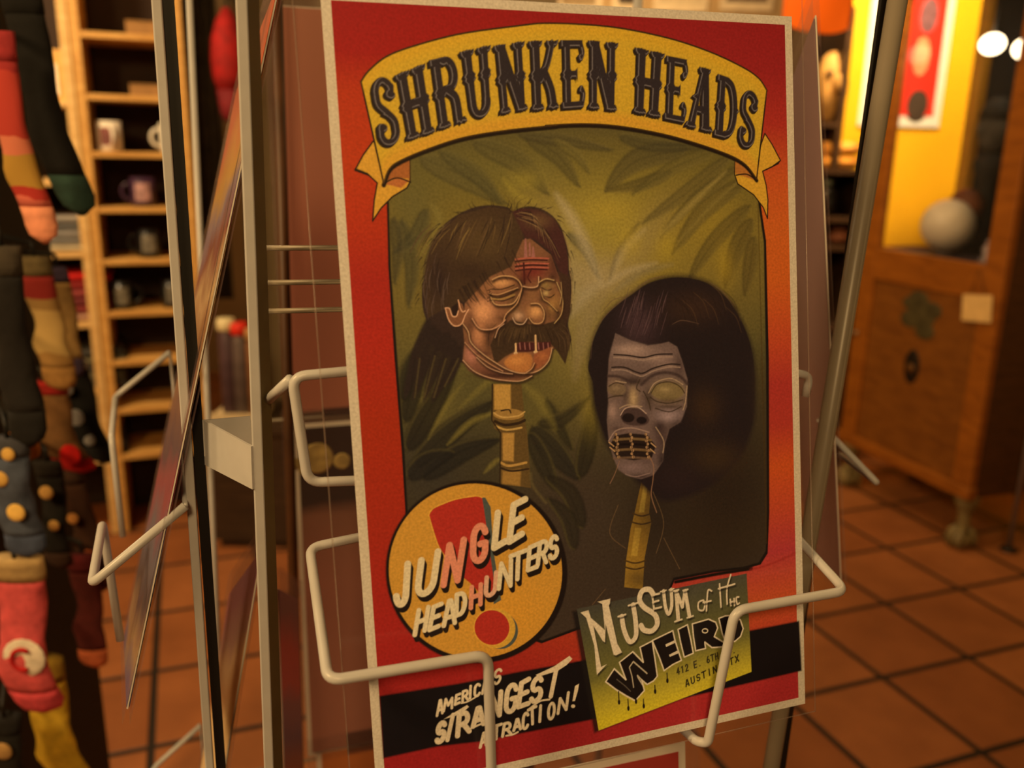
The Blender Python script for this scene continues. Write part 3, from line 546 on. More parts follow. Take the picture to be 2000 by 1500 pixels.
bz5(430, 560, 150, 60, (150, 126, 112), .8); bz5(600, 600, 90, 60, (138, 114, 104), .7); bz5(330, 760, 60, 60, (150, 122, 92), .7); bz5(640, 790, 100, 70, (156, 134, 84), .8); bz5(640, 930, 100, 50, (140, 120, 116), .8); bz5(310, 900, 40, 60, (146, 120, 104), .7); bz5(430, 830, 40, 80, (164, 138, 92), .7)
bz5(430, 720, 110, 30, (70, 54, 46), .7); bz5(400, 1010, 90, 30, (120, 96, 86), .7); bz5(420, 1240, 100, 40, (112, 92, 88), .8); bz5(590, 1050, 50, 110, (70, 50, 46), .8); bz5(510, 1180, 60, 50, (90, 70, 68), .6)
bz5(660, 1150, 70, 120, (36, 24, 26), .8)
for x, y, rx, ry, c, al in ((420, 545, 110, 36, (170, 142, 124), .75), (560, 600, 80, 22, (160, 134, 116), .6), (620, 640, 70, 18, (150, 124, 106), .6), (640, 940, 70, 34, (166, 142, 136), .8), (305, 910, 24, 46, (160, 132, 116), .75), (430, 830, 22, 60, (184, 156, 112), .8), (420, 1235, 70, 24, (134, 110, 102), .7),
    (700, 640, 36, 90, (70, 52, 46), .7), (520, 830, 30, 80, (60, 46, 34), .75), (385, 810, 26, 60, (66, 50, 40), .7), (430, 735, 60, 24, (48, 36, 30), .8), (580, 1000, 40, 40, (50, 36, 34), .8), (690, 1020, 60, 90, (34, 23, 22), .9), (340, 1010, 50, 22, (74, 56, 48), .7), (600, 1200, 40, 80, (40, 28, 28), .9), (470, 1290, 90, 20, (56, 40, 38), .8), (640, 880, 90, 14, (70, 54, 40), .7)): bz5(x, y, rx, ry, c, al)
CLIP = PCL
for P in ([(320, 575), (400, 580), (490, 592), (570, 575), (660, 572)], [(308, 650), (380, 650), (450, 678), (490, 684), (550, 655), (640, 632), (705, 634)]): line(z5(P), 3.4, (44, 32, 26)); line(z5([(x, y+16) for x, y in P]), 2.6, (168, 142, 120), .02, .7)
for P, w_ in (([(480, 750), (540, 700), (620, 680), (700, 700), (745, 745)], 7), ([(285, 700), (350, 705), (420, 735)], 6)): line(z5(P), w_, (64, 48, 42), .04, .9)
ell(z5([(630, 790)])[0], 32, 18, (124, 106, 66), .05); bz5(615, 780, 44, 22, (164, 142, 92), .8); ell(z5([(335, 780)])[0], 18, 12, (116, 96, 70), .05); bz5(330, 772, 26, 16, (150, 126, 92), .7); bz5(640, 845, 90, 18, (84, 66, 44), .7); bz5(330, 815, 40, 12, (84, 66, 50), .6)
for P in ([(535, 800), (570, 750), (640, 735), (700, 760), (730, 800)], [(530, 825), (570, 850), (640, 860), (720, 840)], [(560, 890), (640, 910), (710, 880)], [(290, 760), (330, 740), (375, 750)], [(285, 830), (320, 820), (370, 815)], [(470, 720), (450, 770), (470, 790)], [(490, 790), (520, 850), (530, 900)]): line(z5(P), 2.6, (56, 42, 26), .02, .9)
for P in ([(520, 800), (560, 740), (650, 715), (720, 750)], [(745, 760), (735, 850), (720, 900)], [(350, 890), (400, 870), (480, 880)], [(560, 1000), (605, 1080), (600, 1150)], [(330, 730), (390, 740)]): line(z5(P), 2.2, (176, 150, 116), .02, .85)
fill(z5([(355, 920), (390, 890), (470, 895), (520, 950), (500, 985), (420, 990), (370, 970)]), (72, 54, 48), .03, sm=True); ell(z5([(400, 945)])[0], 12, 9, (30, 20, 18), .03); ell(z5([(478, 960)])[0], 10, 7, (26, 18, 18), .03); line(z5([(355, 930), (385, 890), (450, 880), (505, 920)]), 2.4, (176, 150, 128))
fill(z5([(290, 1110), (320, 1050), (400, 1035), (510, 1045), (560, 1110), (535, 1180), (430, 1195), (330, 1180)]), (36, 24, 18), .03)
for y_, c in ((1068, (132, 104, 60)), (1130, (128, 100, 60)), (1178, (110, 84, 60))): line(z5([(315, y_+6), (420, y_), (530, y_+8)]), 5, c, .03, .8)
line(z5([(300, 1105), (420, 1100), (545, 1108)]), 5, (20, 12, 10))
for x in (330, 415, 505): 
    for q in range(8): ell(z5([(x+(3 if q % 2 else -3)+q*1.2, 1042+q*19)])[0], 2.7, 2.9, (166, 130, 88)); 
    line(z5([(x-8, 1040), (x+14, 1180)]), 1.4, (60, 38, 22))
for x, y in ((300, 1100), (545, 1105), (540, 1140), (305, 1130)): line(z5([(x-14, y-12), (x+14, y+12)]), 2.4, (190, 152, 104))
line(z5([(285, 1080), (330, 1020), (420, 1005), (520, 1030)]), 2.6, (168, 140, 120), .02, .8); line(z5([(520, 1170), (545, 1230), (540, 1310), (530, 1400), (560, 1500)]), 1.8, (160, 118, 84), .02, .8); line(z5([(345, 1200), (320, 1270), (290, 1330)]), 1.6, (150, 110, 80), .02, .8)
for P in ([(1212, 985), (1195, 1040), (1225, 1070)], [(1280, 960), (1300, 1020), (1285, 1080)], [(1300, 1050), (1330, 1110)], [(1160, 1180), (1185, 1150)]): line(P, 1.4, (120, 92, 56), .02, .7)
line(z5([(380, 1275), (440, 1290), (520, 1270)]), 2, (150, 124, 112), .02, .8)
CLIP = None
line(PAN[16:18]+[PAN[15]], 0.1, (20, 14, 10)); line([(1322, 1136), (1400, 1121), (1470, 1110)], 8, (20, 13, 8), .03); line([(1490, 400), (1500, 1060)], 2.5, (70, 48, 12), .03, .6)
line([(1468, 1112), (1510, 1100), (1555, 1080)], 5, (150, 34, 26), .05, .6)
# ---- black band, circle badge
TINT = (.97, .91, .78)
fill(z7([(180, 660), (820, 560), (1330, 460), (1780, 380)])+[(1470, 1230), (1562, 1212), (1566, 1310), (1480, 1330)]+z7([(1880, 860), (980, 1035), (640, 1075), (205, 1170)]), (13, 9, 9), .05)
tt = np.linspace(0, 2*np.pi, 72, endpoint=False)
def circ(k, dx=0, dy=0): return [(933+dx+177*k*math.cos(q)-3*math.sin(q), 1114+dy+179*k*math.sin(q)+4*math.cos(q)) for q in tt]
fill(circ(1.0, 2, 2), (24, 14, 10), .04); wm = _poly(ph(circ(.952)), .02); CLIP = np.zeros((GH, GW), np.float32); (i0, i1, j0, j1), a = wm; CLIP[j0:j1, i0:i1] = a
fill(circ(1.0), (198, 130, 42)); blob((1000, 1200), 110, 90, (214, 134, 34), .6)
fill(z6([(540, 655), (565, 655), (590, 700), (600, 900), (635, 1140), (600, 1160), (560, 900)]), (74, 74, 62)); fill(z6([(298, 738), (322, 705), (420, 665), (520, 648), (550, 655), (560, 720), (590, 960), (612, 1130), (575, 1150), (490, 1060), (430, 1010), (345, 890)]), (172, 40, 26))
line(z6([(298, 738), (322, 705), (420, 665), (520, 648), (550, 655)]), 2, (228, 150, 50)); line(z6([(298, 738), (345, 890), (430, 1010)]), 2, (228, 150, 50))
ell(z6([(628, 1285)])[0], 35, 36, (74, 74, 62)); ell(z6([(606, 1274)])[0], 39, 39, (206, 142, 44)); ell(z6([(590, 1270)])[0], 36, 36, (228, 150, 50)); ell(z6([(590, 1270)])[0], 34, 34, (172, 40, 26))
CLIP = None
# ---- lettering: stroke alphabet in a unit box (x right, y up)
def arc(cx, cy, rx, ry, a0, a1, n=10): return [(cx+rx*math.cos(math.radians(a0+(a1-a0)*k/n)), cy+ry*math.sin(math.radians(a0+(a1-a0)*k/n))) for k in range(n+1)]
l_, r_, t_, b__ = .14, .86, .92, .08
SF = {'J': [[(.7, t_), (.7, .3)]+arc(.42, .3, .28, .22, 0, -170)], 'U': [[(l_, t_), (l_, .32)]+arc(.5, .32, .36, .24, 180, 360)+[(r_, t_)]], 'N': [[(l_, b__), (l_, t_), (r_, b__), (r_, t_)]],
      'G': [arc(.5, .66, .34, .26, 20, 180)+arc(.5, .34, .34, .26, 180, 350)+[(.84, .48), (.55, .48)]], 'L': [[(l_, t_), (l_, b__), (r_, b__)]], 'E': [[(r_, t_), (l_, t_), (l_, b__), (r_, b__)], [(l_, .5), (.75, .5)]],
      'H': [[(l_, t_), (l_, b__)], [(r_, t_), (r_, b__)], [(l_, .5), (r_, .5)]], 'A': [[(l_, b__), (.42, t_), (.58, t_), (r_, b__)], [(.26, .34), (.74, .34)]], 'D': [[(l_, b__), (l_, t_), (.45, t_)]+arc(.45, .5, .4, .42, 90, -90)+[(l_, b__)]],
      'T': [[(.02, t_), (.98, t_)], [(.5, t_), (.5, b__)]], 'R': [[(l_, b__), (l_, t_), (.5, t_)]+arc(.52, .7, .32, .22, 90, -90, 8)+[(l_, .48)], [(.5, .48), (r_, b__)]],
      'S': [arc(.5, .7, .34, .22, 20, 250, 10)+arc(.5, .3, .34, .22, 70, -160, 10)], 'M': [[(.08, b__), (.14, t_), (.5, .4), (.86, t_), (.92, b__)]], 'I': [[(.5, t_), (.5, b__)]], 'C': [arc(.5, .64, .34, .28, 30, 180)+arc(.5, .36, .34, .28, 180, 330)],
      'O': [arc(.5, .5, .36, .42, 0, 360, 20)], '!': [[(.5, t_), (.5, .34)], [(.5, .1), (.5, .07)]], "'": [[(.5, t_), (.5, .6)]], 'X': [[(l_, t_), (r_, b__)], [(r_, t_), (l_, b__)]], 'W': [[(.04, t_), (.26, b__), (.5, .75), (.74, b__), (.96, t_)]],
      '4': [[(.62, b__), (.62, t_), (.1, .34), (.9, .34)]], '1': [[(.3, .78), (.52, t_), (.52, b__)]], '2': [arc(.5, .7, .33, .22, 170, -20)+[(.14, b__), (.86, b__)]], '6': [arc(.5, .3, .33, .22, 0, 360, 16), [(.17, .3), (.3, .7), (.6, .92)]], '.': [[(.5, .1), (.5, .08)]], ',': [[(.5, .12), (.4, -.05)]]}
def warp(q, P):
    TL, TR, BR, BL = [np.array(v, float) for v in q]; return [tuple(TL*(1-x)*y+TR*x*y+BR*x*(1-y)+BL*(1-x)*(1-y)) for x, y in P]
def letter(ch, q, w_, col, f=.016, off=(0, 0)):
    for S in SF[ch]: line([(x+off[0], y+off[1]) for x, y in warp(q, S)], w_, col, f, sm=False)
def word(specs, w_, col, shadow=None, hi=None, soff=(3, 8)):
    if shadow:
        for ch, q in specs:
            for k in (1., .75, .5, .25): letter(ch, q, w_*1.05, shadow, off=(soff[0]*k, soff[1]*k))
    for ch, q in specs: letter(ch, q, w_, hi.get(id(q), col) if hi else col)
def qz(z_, *q): return z_(q)
JU = [('J', [(135, 965), (225, 945), (205, 1175), (128, 1180)]), ('U', [(248, 945), (358, 885), (322, 1110), (222, 1140)]), ('N', [(385, 868), (478, 832), (440, 1060), (348, 1090)]), ('G', [(498, 785), (580, 765), (574, 958), (488, 980)]), ('L', [(618, 715), (672, 690), (668, 870), (592, 915)]), ('E', [(690, 680), (765, 642), (746, 835), (662, 888)])]
HE = [('H', [(240, 1180), (302, 1160), (280, 1290), (215, 1320)]), ('E', [(312, 1165), (362, 1145), (345, 1270), (285, 1295)]), ('A', [(365, 1140), (425, 1125), (425, 1255), (352, 1275)]), ('D', [(418, 1108), (478, 1090), (468, 1205), (415, 1225)]), ('H', [(490, 1072), (548, 1055), (545, 1165), (482, 1190)]), ('U', [(560, 1030), (622, 995), (614, 1112), (552, 1138)]), ('N', [(630, 960), (692, 935), (690, 1080), (612, 1100)]), ('T', [(680, 922), (758, 892), (745, 1040), (678, 1065)]), ('E', [(765, 885), (820, 860), (812, 990), (752, 1012)]), ('R', [(815, 862), (862, 845), (855, 968), (800, 985)]), ('S', [(866, 838), (908, 822), (908, 940), (855, 962)])]
for W_, wd in ((JU, 14.0), (HE, 9.8)):
    sp = [(c, z6(q)) for c, q in W_]
    word(sp, wd, (226, 182, 130), (26, 15, 10), {id(sp[2][1]): (222, 124, 88), id(sp[3][1]): (222, 124, 88)} if W_ is JU else {id(sp[4][1]): (222, 128, 90), id(sp[5][1]): (216, 150, 112)}, soff=(4.2, 9.5))
AM = [('A', [(655, 690), (695, 680), (698, 805), (635, 838)]), ('M', [(710, 680), (780, 668), (772, 765), (692, 795)]), ('E', [(800, 650), (842, 635), (835, 718), (785, 742)]), ('R', [(852, 620), (902, 600), (905, 695), (845, 722)]), ('I', [(908, 575), (935, 568), (928, 685), (900, 692)]), ('C', [(948, 568), (1008, 548), (1005, 655), (940, 682)]), ('A', [(1015, 530), (1070, 520), (1075, 625), (1005, 655)]), ("'", [(1070, 470), (1100, 462), (1098, 560), (1066, 570)]), ('S', [(1110, 450), (1188, 422), (1165, 552), (1102, 588)])]
ST = [('S', [(650, 885), (722, 850), (712, 1020), (622, 1072)]), ('R', [(815, 800), (905, 770), (925, 955), (790, 1010)]), ('A', [(940, 760), (1030, 735), (1040, 895), (920, 925)]), ('N', [(1075, 640), (1182, 605), (1165, 830), (1058, 858)]), ('G', [(1205, 570), (1315, 535), (1295, 795), (1180, 822)]), ('E', [(1325, 545), (1405, 498), (1402, 735), (1288, 775)]), ('S', [(1418, 520), (1515, 475), (1505, 695), (1385, 745)])]
AT = [('A', [(1005, 960), (1050, 945), (1050, 1065), (982, 1095)]), ('T', [(1050, 930), (1110, 905), (1110, 1010), (1050, 1030)]), ('T', [(1090, 905), (1170, 880), (1150, 1010), (1095, 1035)]), ('R', [(1185, 880), (1245, 865), (1258, 975), (1160, 1005)]), ('A', [(1270, 850), (1325, 838), (1332, 935), (1255, 955)]), ('C', [(1340, 800), (1395, 780), (1392, 925), (1328, 952)]), ('T', [(1385, 765), (1450, 735), (1450, 890), (1390, 912)]), ('I', [(1470, 735), (1505, 722), (1495, 872), (1460, 892)]), ('O', [(1545, 720), (1612, 698), (1602, 850), (1535, 872)]), ('N', [(1635, 680), (1728, 612), (1705, 780), (1612, 822)])]
for W_, wd in ((AM, 5.6), (ST, 11.0), (AT, 6.6)):
    for c, q in W_: letter(c, z7(q), wd, (220, 178, 132))
fill(z7([(700, 850), (780, 800), (890, 735), (905, 750), (850, 800), (775, 830)]), (220, 178, 132)); line(z7([(775, 815), (728, 1020)]), 9, (220, 178, 132), sm=False)
fill(z7([(1450, 490), (1600, 420), (1725, 335), (1748, 360), (1700, 410), (1630, 455), (1470, 505)]), (220, 178, 132)); line(z7([(1618, 440), (1570, 665)]), 10, (220, 178, 132), sm=False)
line(z7([(1390, 770), (1480, 705), (1560, 690)]), 4, (220, 178, 132)); line(z7([(845, 720), (900, 705), (985, 655)]), 3, (220, 178, 132)); line(z7([(920, 925), (1000, 890)]), 4, (220, 178, 132)); line(z7([(1205, 985), (1260, 975), (1300, 955)]), 4, (220, 178, 132))
fill(z7([(1768, 580), (1800, 562), (1790, 620), (1765, 702), (1745, 705)]), (220, 178, 132)); ell(z7([(1750, 745)])[0], 4, 3.4, (220, 178, 132))
# ---- museum plate
SG = z8([(165, 462), (1268, 232), (1294, 872), (298, 1255)])
fill([(x-9, y+5) for x, y in SG], (22, 16, 12), .07, .9)
fill(SG, (70, 62, 44)); wm = _poly(ph(SG), .016)
(i0, i1, j0, j1), a = wm; X, Y = np.meshgrid(gx[i0:i1], gy[j0:j1]); Ps = ph(SG); vT = (Ps[0]+Ps[1])/2; vB = (Ps[2]+Ps[3])/2
s_ = ((X-vT[0])*(vB-vT)[0]+(Y-vT[1])*(vB-vT)[1])/((vB-vT)@(vB-vT)); cs = np.array([ink(c) for c in ((70, 60, 44), (88, 76, 40), (110, 94, 38), (186, 152, 36), (206, 168, 30))])
colr = np.stack([np.interp(s_, [0, .3, .6, .88, 1], cs[:, k]) for k in range(3)], -1); CAN[j0:j1, i0:i1] = CAN[j0:j1, i0:i1]*(1-a[..., None])+colr*a[..., None]
CR = (226, 192, 150)
def sh(P, z_=z8):
    fill([(x+2, y+4) for x, y in z_(P)], (30, 22, 14), .03, .8)
    fill(z_(P), CR)
sh([(188, 485), (240, 470), (255, 520), (345, 600), (330, 430), (300, 415), (382, 395), (380, 425), (372, 440), (425, 690), (455, 745), (415, 765), (400, 760), (350, 560), (345, 680), (330, 670), (270, 570), (318, 840), (355, 822), (290, 892), (275, 700), (225, 520)])
def seri(P, w_, c=CR):
    line([(x+2, y+4) for x, y in z8(P)], w_, (30, 22, 14), .03, .8); line(z8(P), w_, c)
seri([(455, 510), (470, 600), (505, 675), (545, 640), (545, 540), (530, 435)], 11); seri([(432, 512), (480, 498)], 4); seri([(500, 440), (568, 420)], 4)
seri([(660, 365), (635, 335), (590, 345), (572, 400), (600, 450), (670, 500), (685, 560), (650, 605), (600, 600), (580, 570)], 12)
for P in ([(655, 375), (665, 460)], [(652, 372), (700, 362)], [(658, 418), (695, 408)], [(664, 462), (712, 450)]): seri(P, 4.5)
seri([(728, 345), (740, 450), (760, 495), (780, 440), (778, 335)], 8); seri([(708, 350), (745, 340)], 3); seri([(765, 338), (795, 330)], 3)
for P, w_ in (([(810, 350), (822, 530)], 9), ([(812, 350), (850, 450)], 8), ([(850, 450), (865, 350)], 7), ([(868, 345), (895, 510)], 9), ([(800, 545), (845, 530)], 4), ([(880, 520), (918, 508)], 4), ([(795, 345), (825, 338)], 4), ([(855, 342), (885, 335)], 4)): seri(P, w_)
for P in ([(985, 405), (955, 420), (955, 465), (985, 470), (995, 430), (985, 405)], [(1040, 345), (1018, 340), (1010, 400), (1005, 475)], [(985, 420), (1035, 410)], [(1092, 300), (1100, 450)], [(1165, 240), (1140, 330), (1140, 430)], [(1085, 330), (1190, 300)], [(1160, 400), (1165, 440)], [(1185, 395), (1188, 440)], [(1160, 418), (1188, 412)], [(1215, 385), (1200, 390), (1205, 430), (1218, 425)]): seri(P, 4)
def weird(P):
    q = z8(P); line(q+[q[0]], 3.4, CR, sm=False)
zw = Z(1170, 1190, 6.452)
def weird(P):
    q = zw(P); fill(q, (22, 14, 10)); line(q+[q[0]], 3.2, CR, sm=False)
def hole(P, c=CR, w_=2.6): q = zw(P); fill(q, c, .012, .25); line(q+[q[0]], w_, c, sm=False)
weird([(90, 910), (200, 745), (345, 885), (265, 665), (435, 530), (565, 665), (525, 475), (680, 395), (715, 640), (740, 840), (690, 900), (610, 945), (545, 890), (575, 1020), (460, 1150), (350, 1090), (220, 1010)])
weird([(680, 390), (940, 265), (965, 380), (1000, 500), (1045, 640), (940, 690), (825, 770), (770, 610)])
weird([(1005, 250), (1125, 190), (1165, 380), (1195, 550), (1080, 600), (1040, 430)])
weird([(1185, 180), (1390, 120), (1480, 160), (1505, 230), (1460, 340), (1590, 420), (1560, 470), (1430, 480), (1340, 410), (1350, 490), (1225, 520), (1200, 350)])
weird([(1520, 110), (1600, 80), (1700, 70), (1790, 130), (1825, 240), (1790, 340), (1720, 400), (1600, 410), (1560, 300)])
for P in ([(545, 890), (490, 830), (500, 860), (560, 960)], [(395, 720), (440, 655), (480, 690), (610, 805), (560, 770), (450, 690)]): line(zw(P[:4]), 2.6, CR, .02, .8, False)
line(zw([(230, 880), (330, 960), (400, 1030)]), 1.6, (120, 96, 74), .02, .7); line(zw([(390, 730), (420, 840), (440, 980)]), 2, CR, .02, .8)
for P in ([(845, 440), (965, 385), (975, 415), (855, 470)], [(890, 570), (1010, 510), (1020, 545), (900, 595)]): fill(zw(P), CR)
for cx_, cy_, rx, ry in ((1345, 268, 34, 26), (1680, 235, 36, 40)):
    q = [(cx_+rx*math.cos(t), cy_+ry*math.sin(t)) for t in np.linspace(0, 2*np.pi, 16)]; line(zw(q), 2.4, CR)
for x, y, l in ((430, 1000, 70), (490, 1050, 60), (590, 1050, 45), (665, 960, 40), (745, 880, 50), (540, 1045, 20)): line(z8([(x, y), (x+2, y+l)]), 2.6, (22, 14, 10), sm=False); ell(z8([(x+2, y+l)])[0], 2.4, 5, (22, 14, 10))
def text_line(s, p0, p1, h, w_, col):
    p0 = np.array(p0, float); p1 = np.array(p1, float); n = len(s); e = (p1-p0)/n; up_ = np.array([-.1*h, -h])
    for k, ch in enumerate(s):
        if ch == ' ': continue
        a_ = p0+e*k; b2 = a_+e*.74; letter(ch, z8([tuple(a_+up_), tuple(b2+up_), tuple(b2), tuple(a_)]), w_, col)
text_line('412 E. 6TH ST.', (810, 895), (1200, 745), 48, 3.2, (44, 34, 16)); text_line('AUSTIN, TX', (865, 975), (1225, 800), 48, 3.4, (34, 26, 12))
# ---- banner ribbon
DK = (34, 20, 10); BC = (198, 144, 34)
def obf(P, c, w_=3, f=.014): fill(P, c, f); line(list(P)+[P[0]], w_, DK, sm=False)
obf(z2([(370, 985), (300, 1080), (242, 1185), (330, 1215), (395, 1275), (372, 1400), (360, 1540), (420, 1450), (500, 1370), (600, 1310), (622, 1270), (622, 1110), (480, 1000)]), (206, 138, 40))
fill(z2([(620, 1115), (540, 1130), (450, 1190), (440, 1270), (520, 1240), (620, 1245)]), (160, 84, 34), .03); fill(z2([(440, 1280), (530, 1240), (620, 1255), (560, 1310)]), (176, 92, 40), .03); line(z2([(440, 1280), (530, 1240), (625, 1270)]), 3, DK)
fill(z2([(242, 1170), (330, 1205), (390, 1265), (330, 1225), (240, 1192)]), DK)
obf(z3([(1385, 850), (1430, 920), (1482, 1022), (1430, 1060), (1368, 1090), (1390, 1180), (1400, 1270), (1396, 1390), (1370, 1320), (1310, 1240), (1210, 1170), (1190, 1110), (1195, 1010), (1330, 1000)]), (204, 140, 36))
fill(z3([(1195, 1015), (1260, 1040), (1325, 1110), (1325, 1150), (1270, 1130), (1195, 1105)]), (170, 96, 34), .03); line(z3([(1200, 1115), (1270, 1110), (1330, 1150)]), 3, DK); fill(z3([(1482, 1022), (1430, 1060), (1368, 1092), (1400, 1080), (1470, 1045)]), DK)
top = z2([(290, 570), (350, 490), (480, 390), (700, 310), (1000, 235), (1400, 180), (1640, 165)])[:-1]+z3([(0, 150), (250, 158), (500, 185), (800, 250), (1050, 335), (1250, 430), (1350, 500), (1400, 575)])
bot = z3([(1330, 1140), (1250, 1040), (1100, 965), (800, 870), (500, 810), (250, 790), (0, 800)])+z2([(1640, 875), (1300, 910), (1000, 960), (750, 1040), (560, 1120), (480, 1180), (440, 1280)])
BAN = list(spl(top))+list(spl(bot)); BAN = [tuple(p) for p in BAN]
line(spl(bot)+np.array([0, 3]), 9, (28, 16, 8), .03, sm=False)
obf(BAN, BC, 3.4)
wm = _poly(ph(BAN), .02); CLIP = np.zeros((GH, GW), np.float32); (i0, i1, j0, j1), a = wm; CLIP[j0:j1, i0:i1] = a
line(spl(top)+np.array([0, 10]), 20, (206, 142, 28), .15, .5, sm=False); line(spl(bot)-np.array([0, 12]), 26, (208, 132, 36), .2, .6, sm=False); line(BAN+[BAN[0]], 3.4, DK, sm=False); CLIP = None
# ---- fairground lettering on the banner
def stem(xc, w_=.27, y0=0, y1=1, spur=True):
    h = w_/2; m_ = (y0+y1)/2
    if not spur: return [(xc-h, y0), (xc-h, y1), (xc+h, y1), (xc+h, y0)]
    return [(xc-h, y0), (xc-h, m_-.08), (xc-h-.08, m_-.03), (xc-h-.05, m_), (xc-h-.08, m_+.03), (xc-h, m_+.08), (xc-h, y1), (xc+h, y1), (xc+h, m_+.08), (xc+h+.08, m_+.03), (xc+h+.05, m_), (xc+h+.08, m_-.03), (xc+h, m_-.08), (xc+h, y0)]
def slab_(xc, y, w_=.46, d=1):
    h = w_/2; return [(xc-h, y), (xc-h*.3, y+.02*d), (xc, y-.012*d), (xc+h*.3, y+.02*d), (xc+h, y), (xc+h-.01, y+.05*d), (xc+h-.06, y+.09*d), (xc-h+.06, y+.09*d), (xc-h+.01, y+.05*d)]
TF = {'H': [('p', stem(.25)), ('p', stem(.75)), ('p', slab_(.25, 0)), ('p', slab_(.75, 0)), ('p', slab_(.25, 1, d=-1)), ('p', slab_(.75, 1, d=-1)), ('p', [(.3, .43), (.3, .57), (.7, .57), (.7, .43)])],
      'R': [('p', stem(.25)), ('p', slab_(.25, 0)), ('p', [(.02, .9), (.02, 1), (.6, 1), (.6, .9)]), ('s', [(.5, .93)]+arc(.58, .74, .22, .2, 90, -90, 8)+[(.3, .53)], .24), ('s', [(.55, .5), (.74, .38), (.76, .08)], .26), ('p', slab_(.82, 0, .4))],
      'U': [('p', stem(.24, y0=.22)), ('p', stem(.78, .24, y0=.22)), ('p', slab_(.24, 1, d=-1)), ('p', slab_(.78, 1, d=-1)), ('s', [(.24, .25)]+arc(.51, .22, .27, .16, 180, 360, 10)+[(.78, .25)], .25)],
      'N': [('p', stem(.2, .22)), ('p', stem(.8, .22)), ('p', [(.08, 1), (.36, 1), (.92, 0), (.64, 0)]), ('p', slab_(.2, 0, .4)), ('p', slab_(.8, 0, .4)), ('p', slab_(.2, 1, .4, -1)), ('p', slab_(.8, 1, .42, -1))],
      'K': [('p', stem(.25)), ('p', slab_(.25, 0)), ('p', slab_(.25, 1, d=-1)), ('s', [(.36, .42), (.62, .66), (.78, .95)], .2), ('s', [(.5, .56), (.72, .3), (.8, .06)], .26), ('p', slab_(.8, 0, .4)), ('p', slab_(.8, 1, .4, -1))],
      'E': [('p', stem(.27)), ('p', [(.04, 0), (.02, .1), (.9, .1), (.92, .05), (.88, 0)]), ('p', [(.02, .9), (.02, 1), (.9, 1), (.9, .9)]), ('s', [(.84, .94), (.9, .82), (.82, .72), (.78, .76)], .15), ('s', [(.84, .06), (.9, .2), (.82, .3), (.78, .26)], .15), ('p', [(.3, .45), (.3, .55), (.62, .55), (.68, .6), (.68, .4), (.62, .45)])],
      'A': [('p', [(.12, 0), (.34, 0), (.52, .95), (.38, 1)]), ('p', [(.58, 0), (.88, 0), (.66, 1), (.36, 1)]), ('p', [(.25, .26), (.27, .38), (.7, .38), (.7, .26)]), ('p', slab_(.2, 0, .4)), ('p', slab_(.76, 0, .44)), ('p', slab_(.5, 1, .5, -1)), ('p', [(.1, .5), (.24, .56), (.3, .46)])],
      'D': [('p', stem(.25)), ('p', [(.02, 0), (.02, .1), (.5, .1), (.5, 0)]), ('p', [(.02, .9), (.02, 1), (.5, 1), (.5, .9)]), ('s', [(.45, .94)]+arc(.52, .5, .28, .42, 80, -80, 12)+[(.45, .06)], .25), ('p', [(.9, .44), (1.0, .5), (.9, .56)])],
      'S': [('s', [(.74, .72), (.8, .84)]+arc(.48, .78, .32, .16, 20, 180, 10)+[(.2, .62), (.48, .5), (.76, .36)]+arc(.48, .22, .32, .16, 0, -170, 10)+[(.18, .3)], .27), ('s', [(.7, .74), (.78, .72)], .34), ('s', [(.2, .27), (.28, .28)], .34), ('p', [(.3, .47), (.42, .58), (.54, .54), (.66, .4), (.5, .42)])]}
def tuscan(ch, q):
    qi = ph(q); wi = (np.linalg.norm(qi[1]-qi[0])+np.linalg.norm(qi[2]-qi[3]))/2
    i0, i1, j0, j1 = _win(qi, .25); Mk = np.zeros((j1-j0, i1-i0), np.float32)
    for e in TF[ch]:
        wp = ph(warp(q, e[1])) if e[0] == 'p' else ph(spl(warp(q, e[1]), n=4))
        r = _poly(wp, .016) if e[0] == 'p' else _line(wp, e[2]*wi, .016)
        if r is None: continue
        (a0, a1_, b0, b1), m_ = r; x0, x1 = max(a0, i0), min(a1_, i1); y0, y1 = max(b0, j0), min(b1, j1)
        Mk[y0-j0:y1-j0, x0-i0:x1-i0] = np.maximum(Mk[y0-j0:y1-j0, x0-i0:x1-i0], m_[y0-b0:y1-b0, x0-a0:x1-a0])
    R_ = lambda dx, dy: np.roll(np.roll(Mk, dy, 0), dx, 1)
    W4 = (i0, i1, j0, j1)
    for k in (2, 4): _put((W4, R_(-k, -k)), (26, 16, 12), .95)
    _put((W4, R_(1, 1)), (70, 46, 22), .5)
    _put((W4, Mk), (44, 32, 30), 1)
    inner = np.clip(np.minimum(R_(-3, 0), R_(0, -2))*R_(-5, 0), 0, 1)      # thin pale line set inside the right and top edges
    edge = np.clip(np.minimum(Mk, np.minimum(R_(3, 0), R_(0, 2)))-np.minimum(np.minimum(R_(5, 0), R_(0, 4)), Mk), 0, 1)
    _put((W4, edge), (118, 98, 88), .85)
